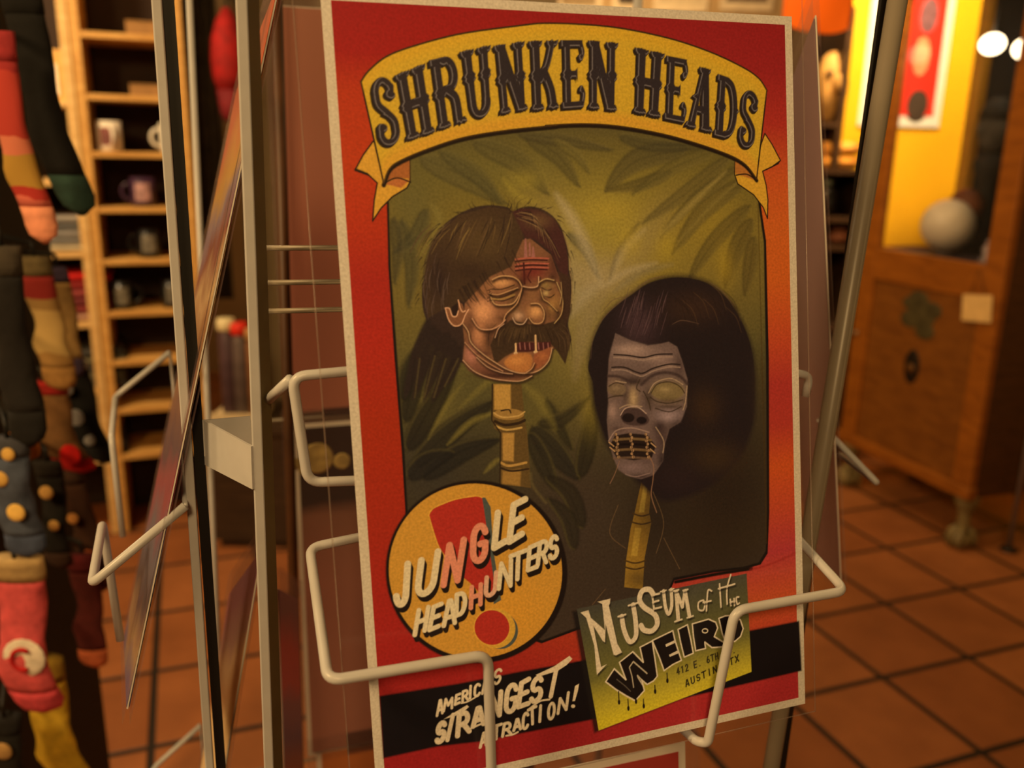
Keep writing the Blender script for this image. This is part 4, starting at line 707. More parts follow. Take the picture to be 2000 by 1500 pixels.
SH = [('S', z2([(350, 545), (515, 525), (580, 1000), (410, 1045)])), ('H', z2([(515, 530), (740, 440), (805, 920), (595, 985)])), ('R', z2([(755, 425), (960, 375), (1020, 850), (815, 910)])), ('U', z2([(970, 365), (1190, 315), (1205, 800), (1035, 850)])), ('N', z2([(1208, 322), (1425, 288), (1445, 765), (1250, 800)])), ('K', [(1045, 81), (1105, 78), (1105, 212), (1050, 217)]),
      ('E', z3([(90, 258), (250, 258), (255, 685), (95, 697)])), ('N', z3([(268, 258), (460, 275), (448, 708), (265, 692)])), ('H', z3([(560, 300), (760, 345), (728, 752), (545, 715)])), ('E', z3([(760, 355), (910, 385), (890, 790), (740, 758)])), ('A', z3([(935, 415), (1085, 455), (1055, 848), (875, 802)])), ('D', z3([(1085, 470), (1230, 520), (1215, 905), (1055, 862)])), ('S', z3([(1245, 555), (1358, 598), (1318, 968), (1205, 925)]))]
for ch, q in SH: tuscan(ch, q)

# ---- sheet, print and sleeve as real flat objects
paper = mat('white_paper', (228, 224, 216), .7, var=.03)
def attr_mat(name):
    m = bpy.data.materials.new(name); m.use_nodes = True; nt = m.node_tree; b = nt.nodes['Principled BSDF']; b.inputs['Roughness'].default_value = .55; b.inputs['Specular IOR Level'].default_value = .2
    a = nt.nodes.new('ShaderNodeAttribute'); a.attribute_name = 'ink'
    tc = nt.nodes.new('ShaderNodeTexCoord'); nz = nt.nodes.new('ShaderNodeTexNoise'); nz.inputs['Scale'].default_value = 700; nz.inputs['Detail'].default_value = 2
    nt.links.new(tc.outputs['Object'], nz.inputs['Vector'])
    mr = nt.nodes.new('ShaderNodeMapRange'); mr.inputs[1].default_value = .25; mr.inputs[2].default_value = .75; mr.inputs[3].default_value = .84; mr.inputs[4].default_value = 1.16; nt.links.new(nz.outputs['Fac'], mr.inputs[0])
    mx = nt.nodes.new('ShaderNodeVectorMath'); mx.operation = 'SCALE'; nt.links.new(a.outputs['Color'], mx.inputs[0]); nt.links.new(mr.outputs[0], mx.inputs['Scale'])
    nt.links.new(mx.outputs[0], b.inputs['Base Color']); return m
PBL = Vector((-0.06980072, 0.40635612, CAMZ-0.34659514)); PBR = Vector((0.19475987, 0.49579817, CAMZ-0.34166801)); PTL = Vector((-0.09622435, 0.47620033, CAMZ+0.07883316))
ex = (PBR-PBL).normalized(); ey = (PTL-PBL); ey = (ey-ex*ey.dot(ex)).normalized(); ez = ex.cross(ey)
PM = Matrix(((ex.x, ey.x, ez.x, PBL.x), (ex.y, ey.y, ez.y, PBL.y), (ex.z, ey.z, ez.z, PBL.z), (0, 0, 0, 1)))
IN = .0254
poster = bpy.data.objects.new('sleeved_poster', None); COL.objects.link(poster); poster.matrix_basis = PM; poster.empty_display_size = .05
tag(poster, 'large red poster reading SHRUNKEN HEADS with two painted heads, in clear sleeve', 'poster')
I4 = Matrix.Identity(4)
psheet = MB().box(0, PWI*IN, 0, PHI*IN, -.0008, 0).build('paper_sheet', paper, poster, local=I4)
me = bpy.data.meshes.new('printed_artwork')
XX, YY = np.meshgrid(gx*IN, gy*IN); co = np.zeros((GH*GW, 3), np.float32); co[:, 0] = XX.ravel(); co[:, 1] = YY.ravel(); co[:, 2] = .0002
nf = (GH-1)*(GW-1); jj, ii = np.meshgrid(np.arange(GH-1), np.arange(GW-1), indexing='ij'); base = (jj*GW+ii).ravel()
fi = np.stack([base, base+1, base+GW+1, base+GW], 1).astype(np.int32)
me.vertices.add(GH*GW); me.vertices.foreach_set('co', co.ravel()); me.loops.add(nf*4); me.loops.foreach_set('vertex_index', fi.ravel())
me.polygons.add(nf); me.polygons.foreach_set('loop_start', (np.arange(nf)*4).astype(np.int32)); me.polygons.foreach_set('loop_total', np.full(nf, 4, np.int32)); me.update(calc_edges=True)
at = me.attributes.new('ink', 'FLOAT_COLOR', 'POINT'); at.data.foreach_set('color', np.c_[CAN.reshape(-1, 3), np.ones(GH*GW)].astype(np.float32).ravel())
me.materials.append(attr_mat('poster_print')); art = bpy.data.objects.new('printed_artwork', me); COL.objects.link(art); art.parent = psheet
clear = film('clear_sleeve', amount=.010, rough=.12, gloss=.6)
sl = MB(); sl.box(-.55*IN, 11.28*IN, -.25*IN, 17.9*IN, .0010, .0013); slo = sl.build('clear_sleeve', clear, poster, local=I4)
sl = MB(); sl.tube([(-.55*IN, -.25*IN, .0008), (-.55*IN, 17.9*IN, .0008)], .0005, seg=6); sl.tube([(11.28*IN, -.25*IN, .0008), (11.28*IN, 17.9*IN, .0008)], .0005, seg=6); sl.tube([(-.55*IN, -.25*IN, .0008), (11.28*IN, -.25*IN, .0008)], .0005, seg=6)
sl.build('sleeve_seam', film('sleeve_seam', (170, 150, 140), .16, .2), slo, local=I4)

def sheet(name, label, quad, stops, haze, border=0, group=None, vert=True, wob=.2, wscale=14):
    """a sleeved sheet through four world points BL BR TR TL"""
    q = [Vector(v) for v in quad]; e1 = (q[1]-q[0]).normalized(); e2 = q[3]-q[0]; e2 = (e2-e1*e2.dot(e1)).normalized(); e3 = e1.cross(e2)
    Mx = Matrix(((e1.x, e2.x, e3.x, q[0].x), (e1.y, e2.y, e3.y, q[0].y), (e1.z, e2.z, e3.z, q[0].z), (0, 0, 0, 1)))
    o = bpy.data.objects.new(name, None); COL.objects.link(o); o.matrix_basis = Mx; tag(o, label, 'poster', group)
    inv = Mx.inverted(); lq = [inv @ v for v in q]
    c = sum(lq, Vector())/4; h = max(v.y for v in lq)
    s2 = MB(); s2.slab([(v.x, v.y, 0) for v in lq], .0008); so = s2.build('paper_sheet', paper, o, local=I4)
    k = 1-border/ ((lq[1]-lq[0]).length*.5) if border else .995; kv = 1-border/((lq[3]-lq[0]).length*.5) if border else .995
    for dz, sgn in ((.0004, 1), (-.0012, -1)):
        s3 = MB(); s3.slab([(c.x+(v.x-c.x)*k, c.y+(v.y-c.y)*kv, dz+.0003) for v in lq], .0003)
        s3.build('printed_artwork', bands(label[:40]+'_print', stops, 'Y', 0, h, wob, .6, wscale=wscale), so, local=I4)
    fl_ = MB(); a = .012
    sx = [(-a, -a*.5), (a, -a*.5), (a, a*1.5), (-a, a*1.5)]
    for dz in (.0022, -.0022): fl_.slab([(v.x+d[0], v.y+d[1], dz) for v, d in zip(lq, sx)], .0003)
    fl_.build('clear_sleeve', film('milky_sleeve', haze, .06, .2, .5), o, local=I4); return o
HZ = (150, 120, 124)
# left face: seen almost edge-on
nb_, nt_ = on_n(250, 1385, -.543), on_n(549, -40, -.543)
fb_ = on_n(244, 1250, -.72); ft_ = nt_+(fb_-nb_)
art_st = [(.0, (70, 66, 120)), (.1, (86, 84, 128)), (.16, (160, 132, 96)), (.24, (70, 60, 70)), (.32, (104, 106, 130)), (.42, (150, 60, 80)), (.48, (84, 62, 82)), (.58, (130, 92, 74)), (.66, (150, 110, 70)), (.72, (196, 170, 130)), (.78, (120, 52, 40)), (.84, (120, 110, 140)), (.9, (190, 150, 60)), (1, (190, 90, 50))]
sheet('sleeved_poster', 'narrow colourful poster in purple-tinted sleeve leaning edge-on in the left pocket', [nb_, fb_, ft_, nt_], art_st, HZ)
dn = Vector((0, 0, -.47))
nb2, nt2 = on_n(420, 1620, -.60), on_n(512, 1075, -.60); fb2 = on_n(380, 1590, -.76); ft2 = nt2+(fb2-nb2)
sheet('sleeved_poster', 'cream and violet poster leaning edge-on in the lower left pocket between the cream posts', [nb2, fb2, ft2, nt2], [(0, (246, 222, 176)), (.5, (250, 220, 166)), (.62, (226, 176, 120)), (.74, (240, 206, 160)), (.84, (190, 150, 140)), (1, (170, 110, 130))], HZ)
q = [on_n(556, 1520, -.72), on_n(590, 1500, -.80), None, on_n(543, 1150, -.72)]; q[2] = q[3]+(q[1]-q[0])
sheet('sleeved_poster', 'slim rose and violet print behind the second cream post, low in the rack', q, [(0, (190, 110, 70)), (.3, (150, 130, 176)), (.5, (176, 130, 160)), (.62, (236, 110, 120)), (.8, (230, 100, 106)), (1, (150, 110, 130))], HZ)
# right face, seen from its back
q = [on_n(1642, 1140, -.552), on_n(1575, 1090, -.70), None, on_n(1592, 30, -.552)]; q[2] = q[3]+(q[1]-q[0])
sheet('sleeved_poster', 'plain mauve poster back in hazy sleeve right of the SHRUNKEN HEADS poster', [q[1], q[0], q[3], q[2]], [(0, (140, 112, 124)), (.5, (156, 128, 132)), (1, (146, 118, 128))], (150, 128, 136))
# rear face
nr_ = -.955
z0_, z1_ = on_n(600, 806, nr_).z, on_n(600, 14, nr_).z
def rq(px, z0, z1, w_):
    a = on_n(px, 500, nr_); u = a @ Vector((UX[0], UX[1], 0)); return [L(u, nr_, z0), L(u+w_, nr_, z0), L(u+w_, nr_, z1), L(u, nr_, z1)]
sheet('sleeved_poster', 'tall maroon poster back in sleeve behind the thin cross wires', rq(560, z0_, z1_, .28), [(0, (176, 112, 96)), (.5, (164, 100, 84)), (1, (176, 116, 96))], HZ, wob=.1)
z3_ = on_n(620, 826, nr_).z
skp = sheet('sleeved_poster', 'black poster with pale skull shapes, below the maroon poster back', rq(556, z3_-.432, z3_, .28), [(0, (160, 108, 96)), (.55, (164, 110, 98)), (.76, (130, 88, 72)), (.80, (14, 12, 10)), (1, (10, 9, 8))], HZ, border=.005, wob=.04)
sk = MB()
for (px, py, r) in ((620, 895, .019), (596, 915, .008), (668, 900, .010), (575, 905, .007)):
    p = skp.matrix_basis.inverted() @ on_n(px, py, nr_); sk.ball((p.x, p.y, .0010), r, r*1.0, .0004, 16, 6)
sk.build('pale_skull_print', mat('skull_ink', (170, 150, 90), .7, var=.4, scale=80), skp, local=I4)
z4_ = on_n(630, 1462, nr_).z
sheet('sleeved_poster', 'orange poster with white border lowest at the back of the rack', rq(575, z4_-.432, z4_, .28), [(0, (190, 110, 40)), (1, (190, 112, 44))], HZ, border=.006)
for zz in (z0_-.007, z3_-.439, z4_-.439):       # thin rails the rear sheets stand on
    if zz > .1: rb(MB().tube([L(-.055, -.958, zz), L(.47, -.958, zz)], .0018), 'rear_rail', MATS['grey_enamel'])
# lower tier, main face
tr2 = on_n(1338, 1449, -.482); u2 = tr2 @ Vector((UX[0], UX[1], 0)); zt = tr2.z
q = [L(u2-.279, -.408, zt-.425), L(u2, -.408, zt-.425), L(u2, -.482, zt), L(u2-.279, -.482, zt)]
sheet('sleeved_poster', 'red poster with white border in the pocket below the SHRUNKEN HEADS poster', q, [(0, (176, 44, 34)), (1, (176, 48, 40))], HZ, border=.006, wob=.1)

# ================================================================== SHELF UNITS ON THE LEFT
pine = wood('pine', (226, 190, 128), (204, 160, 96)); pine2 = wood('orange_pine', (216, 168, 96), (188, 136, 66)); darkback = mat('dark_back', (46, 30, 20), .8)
SY = 0.0
SM = Matrix.Translation((-1.39, 2.85, 0)) @ Matrix.Rotation(FY, 4, 'Z')      # shelf wall frame: x along the shelves, y into them
SMI = SM.inverted()
def on_s(x, y, d):
    r = ray(x, y); nv = np.array([-math.sin(FY), math.cos(FY), 0]); p0 = np.array([-1.39, 2.85, 0])+nv*d
    return SMI @ _p(r, (p0 @ nv)/(r @ nv))
def thing_s(name, label, cat, loc, rz=0, group=None):
    o = thing(name, label, cat, (0, 0, 0), 0, group); T_ = Matrix.Translation(Vector(loc)); o.matrix_basis = SM @ T_; LOCM[o.name] = T_; return o
def LX(t): return LOCM[t.name].translation.x
def shelf_unit(name, label, x0, x1, ys, pxx, wm_, depth, th=.018):
    zs = [on_s(pxx, y, SY).z for y in ys]
    t = thing_s(name, label, 'shelf', ((x0+x1)/2, SY+depth/2, 0))
    zt = 2.35
    MB().box(x0, x0+.028, SY, SY+depth, 0, zt).build('side_panel', wm_, t, bevel=.002); MB().box(x1-.028, x1, SY, SY+depth, 0, zt).build('side_panel', wm_, t, bevel=.002)
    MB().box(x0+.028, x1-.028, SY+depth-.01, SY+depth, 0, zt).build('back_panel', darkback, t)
    MB().box(x0+.028, x1-.028, SY+.002, SY+depth-.01, zt-.03, zt).build('shelf_board', wm_, t)
    for z in zs: MB().box(x0+.028, x1-.028, SY+.002, SY+depth-.01, z-th, z).build('shelf_board', wm_, t, bevel=.002)
    return t, zs
RX0, RX1 = on_s(140, 100, 0).x, on_s(359, 100, 0).x
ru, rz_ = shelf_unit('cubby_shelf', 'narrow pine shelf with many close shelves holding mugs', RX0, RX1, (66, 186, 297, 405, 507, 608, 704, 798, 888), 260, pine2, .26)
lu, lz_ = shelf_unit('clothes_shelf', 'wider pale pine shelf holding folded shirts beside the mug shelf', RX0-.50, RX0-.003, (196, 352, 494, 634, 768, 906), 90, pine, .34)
def mug(px, py, zs, label, col, printc=None, handle=-1, r=.040, h=.095, d=.07):
    p = on_s(px, py, SY+d); z = max(q for q in zs if q < p.z+.03)
    t = thing_s('mug', label, 'mug', (p.x, SY+d, z), 0, None)
    M_ = mat('mug_'+str(col), col, .3, var=.05)
    b_ = MB(); b_.lathe([(r*.9, 0), (r, .006), (r, h), (r-.004, h), (r-.005, .01)], pl(t, 0, 0, 0)); bd = b_.build('body', M_, t)
    hd = MB(); ang = {-1: math.pi, 1: 0, 2: -1.3}[handle]; ca, sa = math.cos(ang), math.sin(ang)
    hd.tube([pl(t, ca*(r-.002+.028*math.sin(q)), sa*(r-.002+.028*math.sin(q)), h*.5+h*.3*math.cos(q)) for q in [math.pi*k/8 for k in range(9)]], .006); hd.build('handle', M_, t)
    if printc:
        pm = MB(); n = 8; vs = []; 
        for k in range(n+1):
            a = -math.pi/2-.6+1.2*k/n
            for zz in (h*.2, h*.8): vs += [pl(t, (r+.0008)*math.cos(a), (r+.0008)*math.sin(a), zz)]
        pm.add(vs, [(2*k, 2*k+2, 2*k+3, 2*k+1) for k in range(n)], True); pm.build('print', mat('print_'+str(printc), printc, .6, var=.5, scale=60), bd, local=LOCM[t.name])
    return t
mug(212, 262, rz_, 'white mug with red and blue print on the third shelf down', (226, 214, 196), (120, 70, 66), 2)
mug(336, 262, rz_, 'pale mug with dark picture and ring handle, right of the white mug', (214, 206, 190), (60, 66, 70), -1)
mug(280, 380, rz_, 'dark purple mug with pale figure, alone on its shelf', (62, 40, 62), (170, 130, 130), -1)
mug(292, 482, rz_, 'black mug with grey lettering, just below the purple mug', (22, 21, 20), (110, 104, 92), -1, .038)
mug(240, 585, rz_, 'black mug with grey picture, two shelves below the purple mug', (24, 23, 22), (110, 104, 90), 1, .036)
mug(338, 585, rz_, 'black mug half hidden by the cream post, right of another black mug', (23, 22, 21), (100, 96, 86), 1, .036)
def carton(name, label, px0, px1, zs, py, hpx, d, dep, m, cat='box'):
    a = on_s(px0, py, SY+d); b_ = on_s(px1, py, SY+d); z = max(q for q in zs if q < a.z+.03); h = abs(on_s(px0, py-hpx, SY+d).z-a.z)
    t = thing_s(name, label, cat, ((a.x+b_.x)/2, SY+d+dep/2, z)); w_ = (b_.x-a.x)/2
    k = MB(); k.box(LX(t)-w_, LX(t)+w_, SY+d, SY+d+dep, z, z+h); k.build('body', m, t, bevel=.003)
    return t, w_, h, z
tanb = mat('tan_card', (150, 112, 66), .8, var=.2)
for (a, lab) in (((246, 350, rz_, 62, 28), 'tan carton on the top visible shelf of the mug shelf'), ((254, 352, rz_, 184, 22), 'low tan carton on the empty shelf above the white mug')):
    t, w_, h, z = carton('carton', lab, *a, .06, .15, tanb)
    MB().box(LX(t)-w_, LX(t)+w_, SY+.058, SY+.212, z+h, z+h+.004).build('lid', tanb, t)
t, w_, h, z = carton('gift_board', 'tan display board with a white card on the clothes shelf', 58, 132, lz_, 196, 104, .10, .02, mat('board_tan', (206, 164, 96), .8), 'board')
MB().box(LX(t)-w_*.8, LX(t)+w_*.62, SY+.094, SY+.099, z+.02, z+.115).build('white_card', mat('white_card', (236, 226, 206), .7), t)
k = MB(); k.box(LX(t)-w_*.45, LX(t)+w_*.05, SY+.092, SY+.0935, z+.045, z+.095); k.build('card_print', mat('slate_print', (74, 82, 92), .7, var=.4, scale=60), t)
for k, (a0, a1, c, c2, hh) in enumerate((( 97, 124, (70, 110, 140), (200, 220, 226), 82), (124, 140, (150, 130, 116), (60, 50, 60), 86))):
    lab = ('blue and white box standing on the clothes shelf above the grey shirts', 'slim brownish box right of the blue box on the clothes shelf')[k]
    t, w_, h, z = carton('gift_box', lab, a0, a1, lz_, 350, hh, .04, .08, bands('giftbox%d' % k, [(0, c), (.3, c2), (.45, c), (.8, c), (.9, c2), (1, c)], 'Z', 0, .16, .1))
    MB().box(LX(t)-w_*.7, LX(t)+w_*.7, SY+.038, SY+.0395, z+h*.3, z+h*.7).build('front_print', mat('gift_front%d' % k, c2, .6, var=.5, scale=50), t)
def shirts(px, zi, n, cols, labf, group, wdt=.30, hh=.022):
    x = on_s(px, 400, SY).x
    for k in range(n):
        z = lz_[zi]+.002+k*(hh+.0008); random.seed(px+k); w_ = wdt+random.uniform(-.02, .015); c = cols[k % len(cols)]
        t = thing_s('folded_shirt', labf(k, n), 'folded shirt', (x+random.uniform(-.006, .006), SY+.15, z), 0, group)
        vs = []; prof = [(-.5, 0), (-.52, .3), (-.515, .65), (-.49, .97), (.49, 1.0), (.5, .5), (.49, 0)]; nx = 12
        for i in range(nx+1):
            s_ = i/nx-.5; drop = (abs(s_)*2)**6
            for (yy, zz) in prof:
                wv = .10*math.sin(s_*9+k*2)+.06*math.sin(s_*21+k)
                vs.append(pl(t, s_*w_, yy*.24*(1-.04*drop), hh*(zz*(1-.45*drop)*(1-.06+.06*wv) )))
        m_ = len(prof); fs = [(i*m_+j, (i+1)*m_+j, (i+1)*m_+j+1, i*m_+j+1) for i in range(nx) for j in range(m_-1)]+[(i*m_+m_-1, (i+1)*m_+m_-1, (i+1)*m_, i*m_) for i in range(nx)]+[tuple(range(m_)), tuple(range(nx*m_+m_-1, nx*m_-1, -1))]
        b_ = MB(); b_.add(vs, fs, True); sb = b_.build('shirt_body', mat('cloth_'+str(c), c, .95, var=.3, scale=18, bump=.4), t)
        cr = MB(); cr.tube([pl(t, -w_*.42, -.1262, hh*.34), pl(t, 0, -.1265, hh*.30), pl(t, w_*.42, -.1262, hh*.34)], .0016, seg=6); cr.build('hem', mat('hem_'+str(c), tuple(int(v*.8) for v in c), .9), sb, local=LOCM[t.name])
def ordw(k, n): return 'lowest' if k == 0 else ('topmost' if k == n-1 else ('second', 'third', 'fourth', 'fifth', 'sixth')[k-1]+' from the bottom')
shirts(85, 2, 5, [(176, 164, 140), (120, 118, 116), (140, 136, 134), (96, 96, 96), (136, 130, 124)], lambda k, n: 'grey folded shirt, %s in the grey stack on the clothes shelf' % ordw(k, n), 'grey shirts on the clothes shelf')
shirts(110, 3, 6, [(170, 130, 110), (126, 48, 48), (110, 44, 48), (140, 60, 60), (132, 34, 34), (170, 18, 14)], lambda k, n: 'red folded shirt, %s in the red stack on the clothes shelf' % ordw(k, n), 'red shirts on the clothes shelf', .26, .026)
shirts(140, 4, 5, [(70, 66, 58), (96, 90, 70), (60, 56, 50), (100, 94, 72), (56, 54, 50)], lambda k, n: 'dark olive folded shirt, %s in the stack below the red shirts' % ordw(k, n), 'dark shirts on the clothes shelf', .22, .026)
shirts(110, 5, 4, [(30, 30, 30), (92, 92, 96), (34, 34, 34), (66, 66, 68)], lambda k, n: 'black folded shirt with pale print, %s in the bottom stack' % ordw(k, n), 'black shirts on the clothes shelf', .26, .024)

# ================================================================== BEHIND THE RACK: curtain, chest, candles, cap
def wavy(name, m, x0, x1, y, z0, z1, amp, fr, label=None, cat=None):
    vs = []; nx = 60
    for i in range(nx+1):
        x = x0+(x1-x0)*i/nx; yy = y+amp*math.sin(fr*i/nx*2*math.pi)
        for (d, zz) in ((0, z0), (0, z1), (.006, z1), (.006, z0)): vs.append((x, yy+d, zz))
    fs = [(i*4+j, (i+1)*4+j, (i+1)*4+(j+1) % 4, i*4+(j+1) % 4) for i in range(nx) for j in range(4)]+[(3, 2, 1, 0), (nx*4, nx*4+1, nx*4+2, nx*4+3)]
    b_ = MB(); b_.add(vs, fs, True); o = b_.build(name, m); centred(o); return tag(o, label, cat)
cx0, cx1 = on_y(384, 200, 3.45).x, on_y(432, 200, 3.45).x
ct = thing('curtain', 'grey brown curtain hanging just right of the mug shelf', 'curtain', ((cx0+cx1)/2, 3.45, 0))
o = wavy('cloth', mat('taupe_cloth', (84, 74, 60), .9, var=.3, scale=12), cx0-.03, cx1, 3.45, .75, 2.3, .012, 4)
o.location -= Vector(ct.location); o.parent = ct
MB().tube([(cx0-.08, 3.45, 2.31), (cx1+.05, 3.45, 2.31)], .012).build('rod', mat('dark_metal', (50, 46, 42), .4, .7), ct)
MB().tube([(cx0-.08, 3.45, 2.31), (cx0-.08, 3.45, 0)], .01).build('stand', MATS['dark_metal'], ct)
tag(MB().box(cx1+.01, .15, 3.6, 3.7, 0, 2.8).build('wall_stub', mat('cream_wall', (150, 134, 104), .9, var=.05)), kind='structure')
# red cap
p = on_y(436, 115, 3.1); t = thing('red_cap', 'red cloth cap hanging on the cream wall behind the rack', 'cap', (p.x, 3.1, p.z))
b_ = MB(); b_.lathe([(.045, -.10), (.058, -.06), (.062, 0), (.056, .06), (.036, .12), (.012, .16)], (p.x+.02, 3.1, p.z), 9); b_.build('crown', mat('red_felt', (150, 10, 8), .8, var=.3), t)
b_ = MB(); b_.lathe([(.03, -.20), (.040, -.17), (.048, -.10)], (p.x+.02, 3.1, p.z), 9); b_.build('brim', mat('dark_red_felt', (110, 14, 22), .8, var=.3), t)
b_ = MB(); b_.tube([(p.x+.02, 3.1, p.z+.11), (p.x+.02, 3.11, p.z+.2), (p.x+.02, 3.6, p.z+.2)], .005); b_.build('peg', MATS['dark_metal'], t)
# chest, white box, candles
ca = on_y(400, 818, 2.75); cb = on_y(700, 818, 2.75)
ch = thing('low_chest', 'dark wooden chest standing behind the rack below the candles', 'chest', ((ca.x+cb.x)/2, 2.9, 0)); ztop = ca.z-.03
MB().box(ca.x, cb.x, 2.75, 3.1, .03, ztop-.02).build('body', wood('dark_oak', (64, 46, 30), (44, 30, 20)), ch); MB().box(ca.x-.01, cb.x+.01, 2.74, 3.11, ztop-.02, ztop).build('lid', MATS['dark_oak'], ch); MB().box(ca.x+.02, cb.x-.02, 2.77, 3.08, 0, .03).build('plinth', MATS['dark_oak'], ch)
MB().tube([(ca.x+.1, 2.735, ztop-.12), (ca.x+.1, 2.735, ztop-.10)], .01).build('latch', MATS['dark_metal'], ch)
bx = thing('white_tray', 'cream tray on the dark chest carrying the tall candles', 'tray', ((ca.x+cb.x)/2, 2.88, ztop))
wa, wb = on_y(408, 805, 2.78).x, on_y(500, 805, 2.78).x
MB().box(wa, wb, 2.78, 2.98, ztop, ztop+.025).build('base', mat('tray_white', (214, 192, 150), .6), bx); MB().box(wa, wb, 2.775, 2.782, ztop, ztop+.04).build('rim', MATS['tray_white'], bx)
def candle(px, top, label, col, cap_):
    p = on_y(px, top, 2.85); t = thing('tall_candle', label, 'candle', (p.x, 2.85, ztop+.025)); h = p.z-ztop-.025
    MB().lathe([(.026, 0), (.028, .006), (.028, h-.05), (.022, h-.04), (.02, h-.035)], pl(t, 0, 0, 0)).build('glass', mat('c_'+str(col), col, .4, var=.3, scale=25), t)
    MB().lathe([(.026, h-.04), (.03, h-.034), (.03, h-.004), (.026, h)], pl(t, 0, 0, 0)).build('cap', mat('cap_'+str(cap_), cap_, .5), t)
    return t
candle(440, 622, 'tall dark candle with round cream cap on the cream tray', (70, 50, 56), (222, 206, 160)); candle(466, 630, 'tall dark candle with red cap, between the cream-capped and brown candles', (84, 70, 66), (214, 40, 20)); candle(494, 640, 'tall brown candle with tan cap, half behind the second cream post', (120, 80, 50), (170, 130, 80))

# ================================================================== SOCKS ON THE LEFT
SK = thing('sock_rack', 'dark peg rack at the left edge hung with socks', 'display rack', (-.72, 1.18, 0))
dm = mat('rack_black', (16, 15, 14), .6)
MB().box(-.80, -.775, 1.10, 1.46, .02, 1.9).build('back_board', dm, SK); MB().box(-.88, -.62, 1.02, 1.5, 0, .025).build('base', dm, SK)
SOCKN = [0]
def sock(px, y0, y1, Y, wpx, label, cols, turn=0, foot=.35, motif=None, pat=None, slant=0):
    """hanging sock from photo height y0 to y1, at distance Y"""
    a = on_y(px, y0, Y); b_ = on_y(px, y1, Y); h = a.z-b_.z; hw = wpx/F*Y*.5*1.1
    SOCKN[0] += 1; sid = SOCKN[0]
    t = thing('sock', label, 'sock', (a.x, Y, b_.z), turn, 'socks hanging on the peg rack')
    # centre line from cuff to toe: straight leg, heel bulge, foot hanging down and a little forward
    N_ = 22; cen = []; rad = []
    for i in range(N_+1):
        s_ = i/N_; z = h*(1-s_); f_ = max(0, (s_-(1-foot))/foot); x = hw*.22*f_**1.5-hw*.2*math.exp(-((s_-(1-foot))/.08)**2)
        wv = hw*(.92+.10*math.exp(-((s_-(1-foot))/.1)**2)-.12*math.exp(-((s_-.5)/.18)**2)); e = max(0, (s_-.9)/.1); wv *= math.sqrt(max(.02, 1-e*e)) if s_ > .9 else 1
        x += (s_-.5)*slant/F*Y; cen.append((x, .006*math.sin(s_*7+sid), z)); rad.append(wv)
    seg = 14
    def part(i0, i1, name, m, grow=1.0):
        vs = []; 
        for i in range(i0, i1+1):
            for k in range(seg):
                th = 2*math.pi*k/seg; cx_, sx_ = math.cos(th), math.sin(th); w2 = rad[i]*grow
                ww = 1+.05*math.sin(3*th+i*.9+sid)
                vs.append(pl(t, cen[i][0]+cx_*w2*ww, cen[i][1]+sx_*min(.014, w2*.45)*grow*ww, cen[i][2]))
        n = i1-i0+1; fs = [(i*seg+k, i*seg+(k+1) % seg, (i+1)*seg+(k+1) % seg, (i+1)*seg+k) for i in range(n-1) for k in range(seg)]+[tuple(range(seg-1, -1, -1)), tuple(range((n-1)*seg, n*seg))]
        q = MB(); q.add(vs, fs, True); return q.build(name, m, t)
    def cm(c): return mat('knit_%s' % (c,), c, .95, var=.25, scale=55, bump=.5)
    part(0, 3, 'cuff', cm(cols[0]), 1.05)
    body = pat if pat else cm(cols[1])
    lg = part(3, N_-4, 'leg', body); part(N_-4, N_, 'toe', cm(cols[2]), 1.01)
    if motif:
        for (mx_, mz_, r, c) in motif:
            q = MB(); q.ball(pl(t, mx_*hw+(.5-mz_)*slant/F*Y, -.0155, h*mz_), r, .003, r, 16, 8); q.build('motif', cm(c), lg, local=t.matrix_basis)
    # peg back to the board and the loop
    top = pl(t, cen[0][0], 0, h); q = MB(); q.tube([top+Vector((0, 0, -.006)), Vector((top.x, top.y+.0, top.z+.018)), Vector((-.78, 1.25, top.z+.03))], .0028, .006, 8); q.build('peg', dm, SK)
    return t
Y1, Y2 = .95, 1.2
def pats(k, stops, h): return bands('sock_pattern%d' % k, stops, 'Z', 0, h, .12, .95, True)
sock(62, -40, 420, 1.02, 72, 'long black sock with teal toe at the top of the rack', [(12, 12, 12), (11, 11, 12), (36, 62, 56)], slant=66)
sock(8, 60, 475, Y1, 62, 'red sock with yellow band and pale pink toe at the left edge', [(150, 44, 50), (176, 60, 50), (226, 150, 120)], slant=40, pat=pats(1, [(0, (214, 110, 96)), (.26, (176, 50, 44)), (.3, (176, 140, 60)), (.46, (206, 120, 96)), (.52, (176, 58, 50)), (.8, (150, 40, 44))], .24))
sock(2, 480, 870, Y1, 76, 'charcoal sock below the red one at the left edge', [(60, 54, 46), (26, 24, 24), (18, 17, 17)])
sock(78, 500, 760, Y2, 66, 'beige sock with red side stripe left of the red shirts', [(96, 84, 56), (178, 150, 96), (160, 120, 66)], pat=pats(2, [(0, (160, 124, 70)), (.35, (186, 158, 100)), (.7, (150, 120, 70)), (.8, (130, 30, 28))], .18), slant=25)
sock(118, 520, 735, 1.3, 42, 'slim violet and tan sock between the beige sock and the red shirts', [(64, 54, 80), (150, 120, 72), (72, 60, 88)], slant=15)
sock(150, 690, 905, 1.3, 66, 'black sock with pale grey lettering-like marks beside the pine shelf', [(150, 150, 150), (18, 18, 19), (30, 30, 32)], motif=[(-.25, .45, .014, (150, 150, 154)), (.1, .25, .010, (150, 150, 154)), (-.2, .7, .010, (140, 140, 140))], slant=50)
sock(104, 745, 925, Y2, 78, 'brown sock with red heel and toe below the beige sock', [(150, 30, 26), (112, 80, 46), (176, 20, 16)], motif=[(.4, .25, .016, (190, 16, 14))], slant=45)
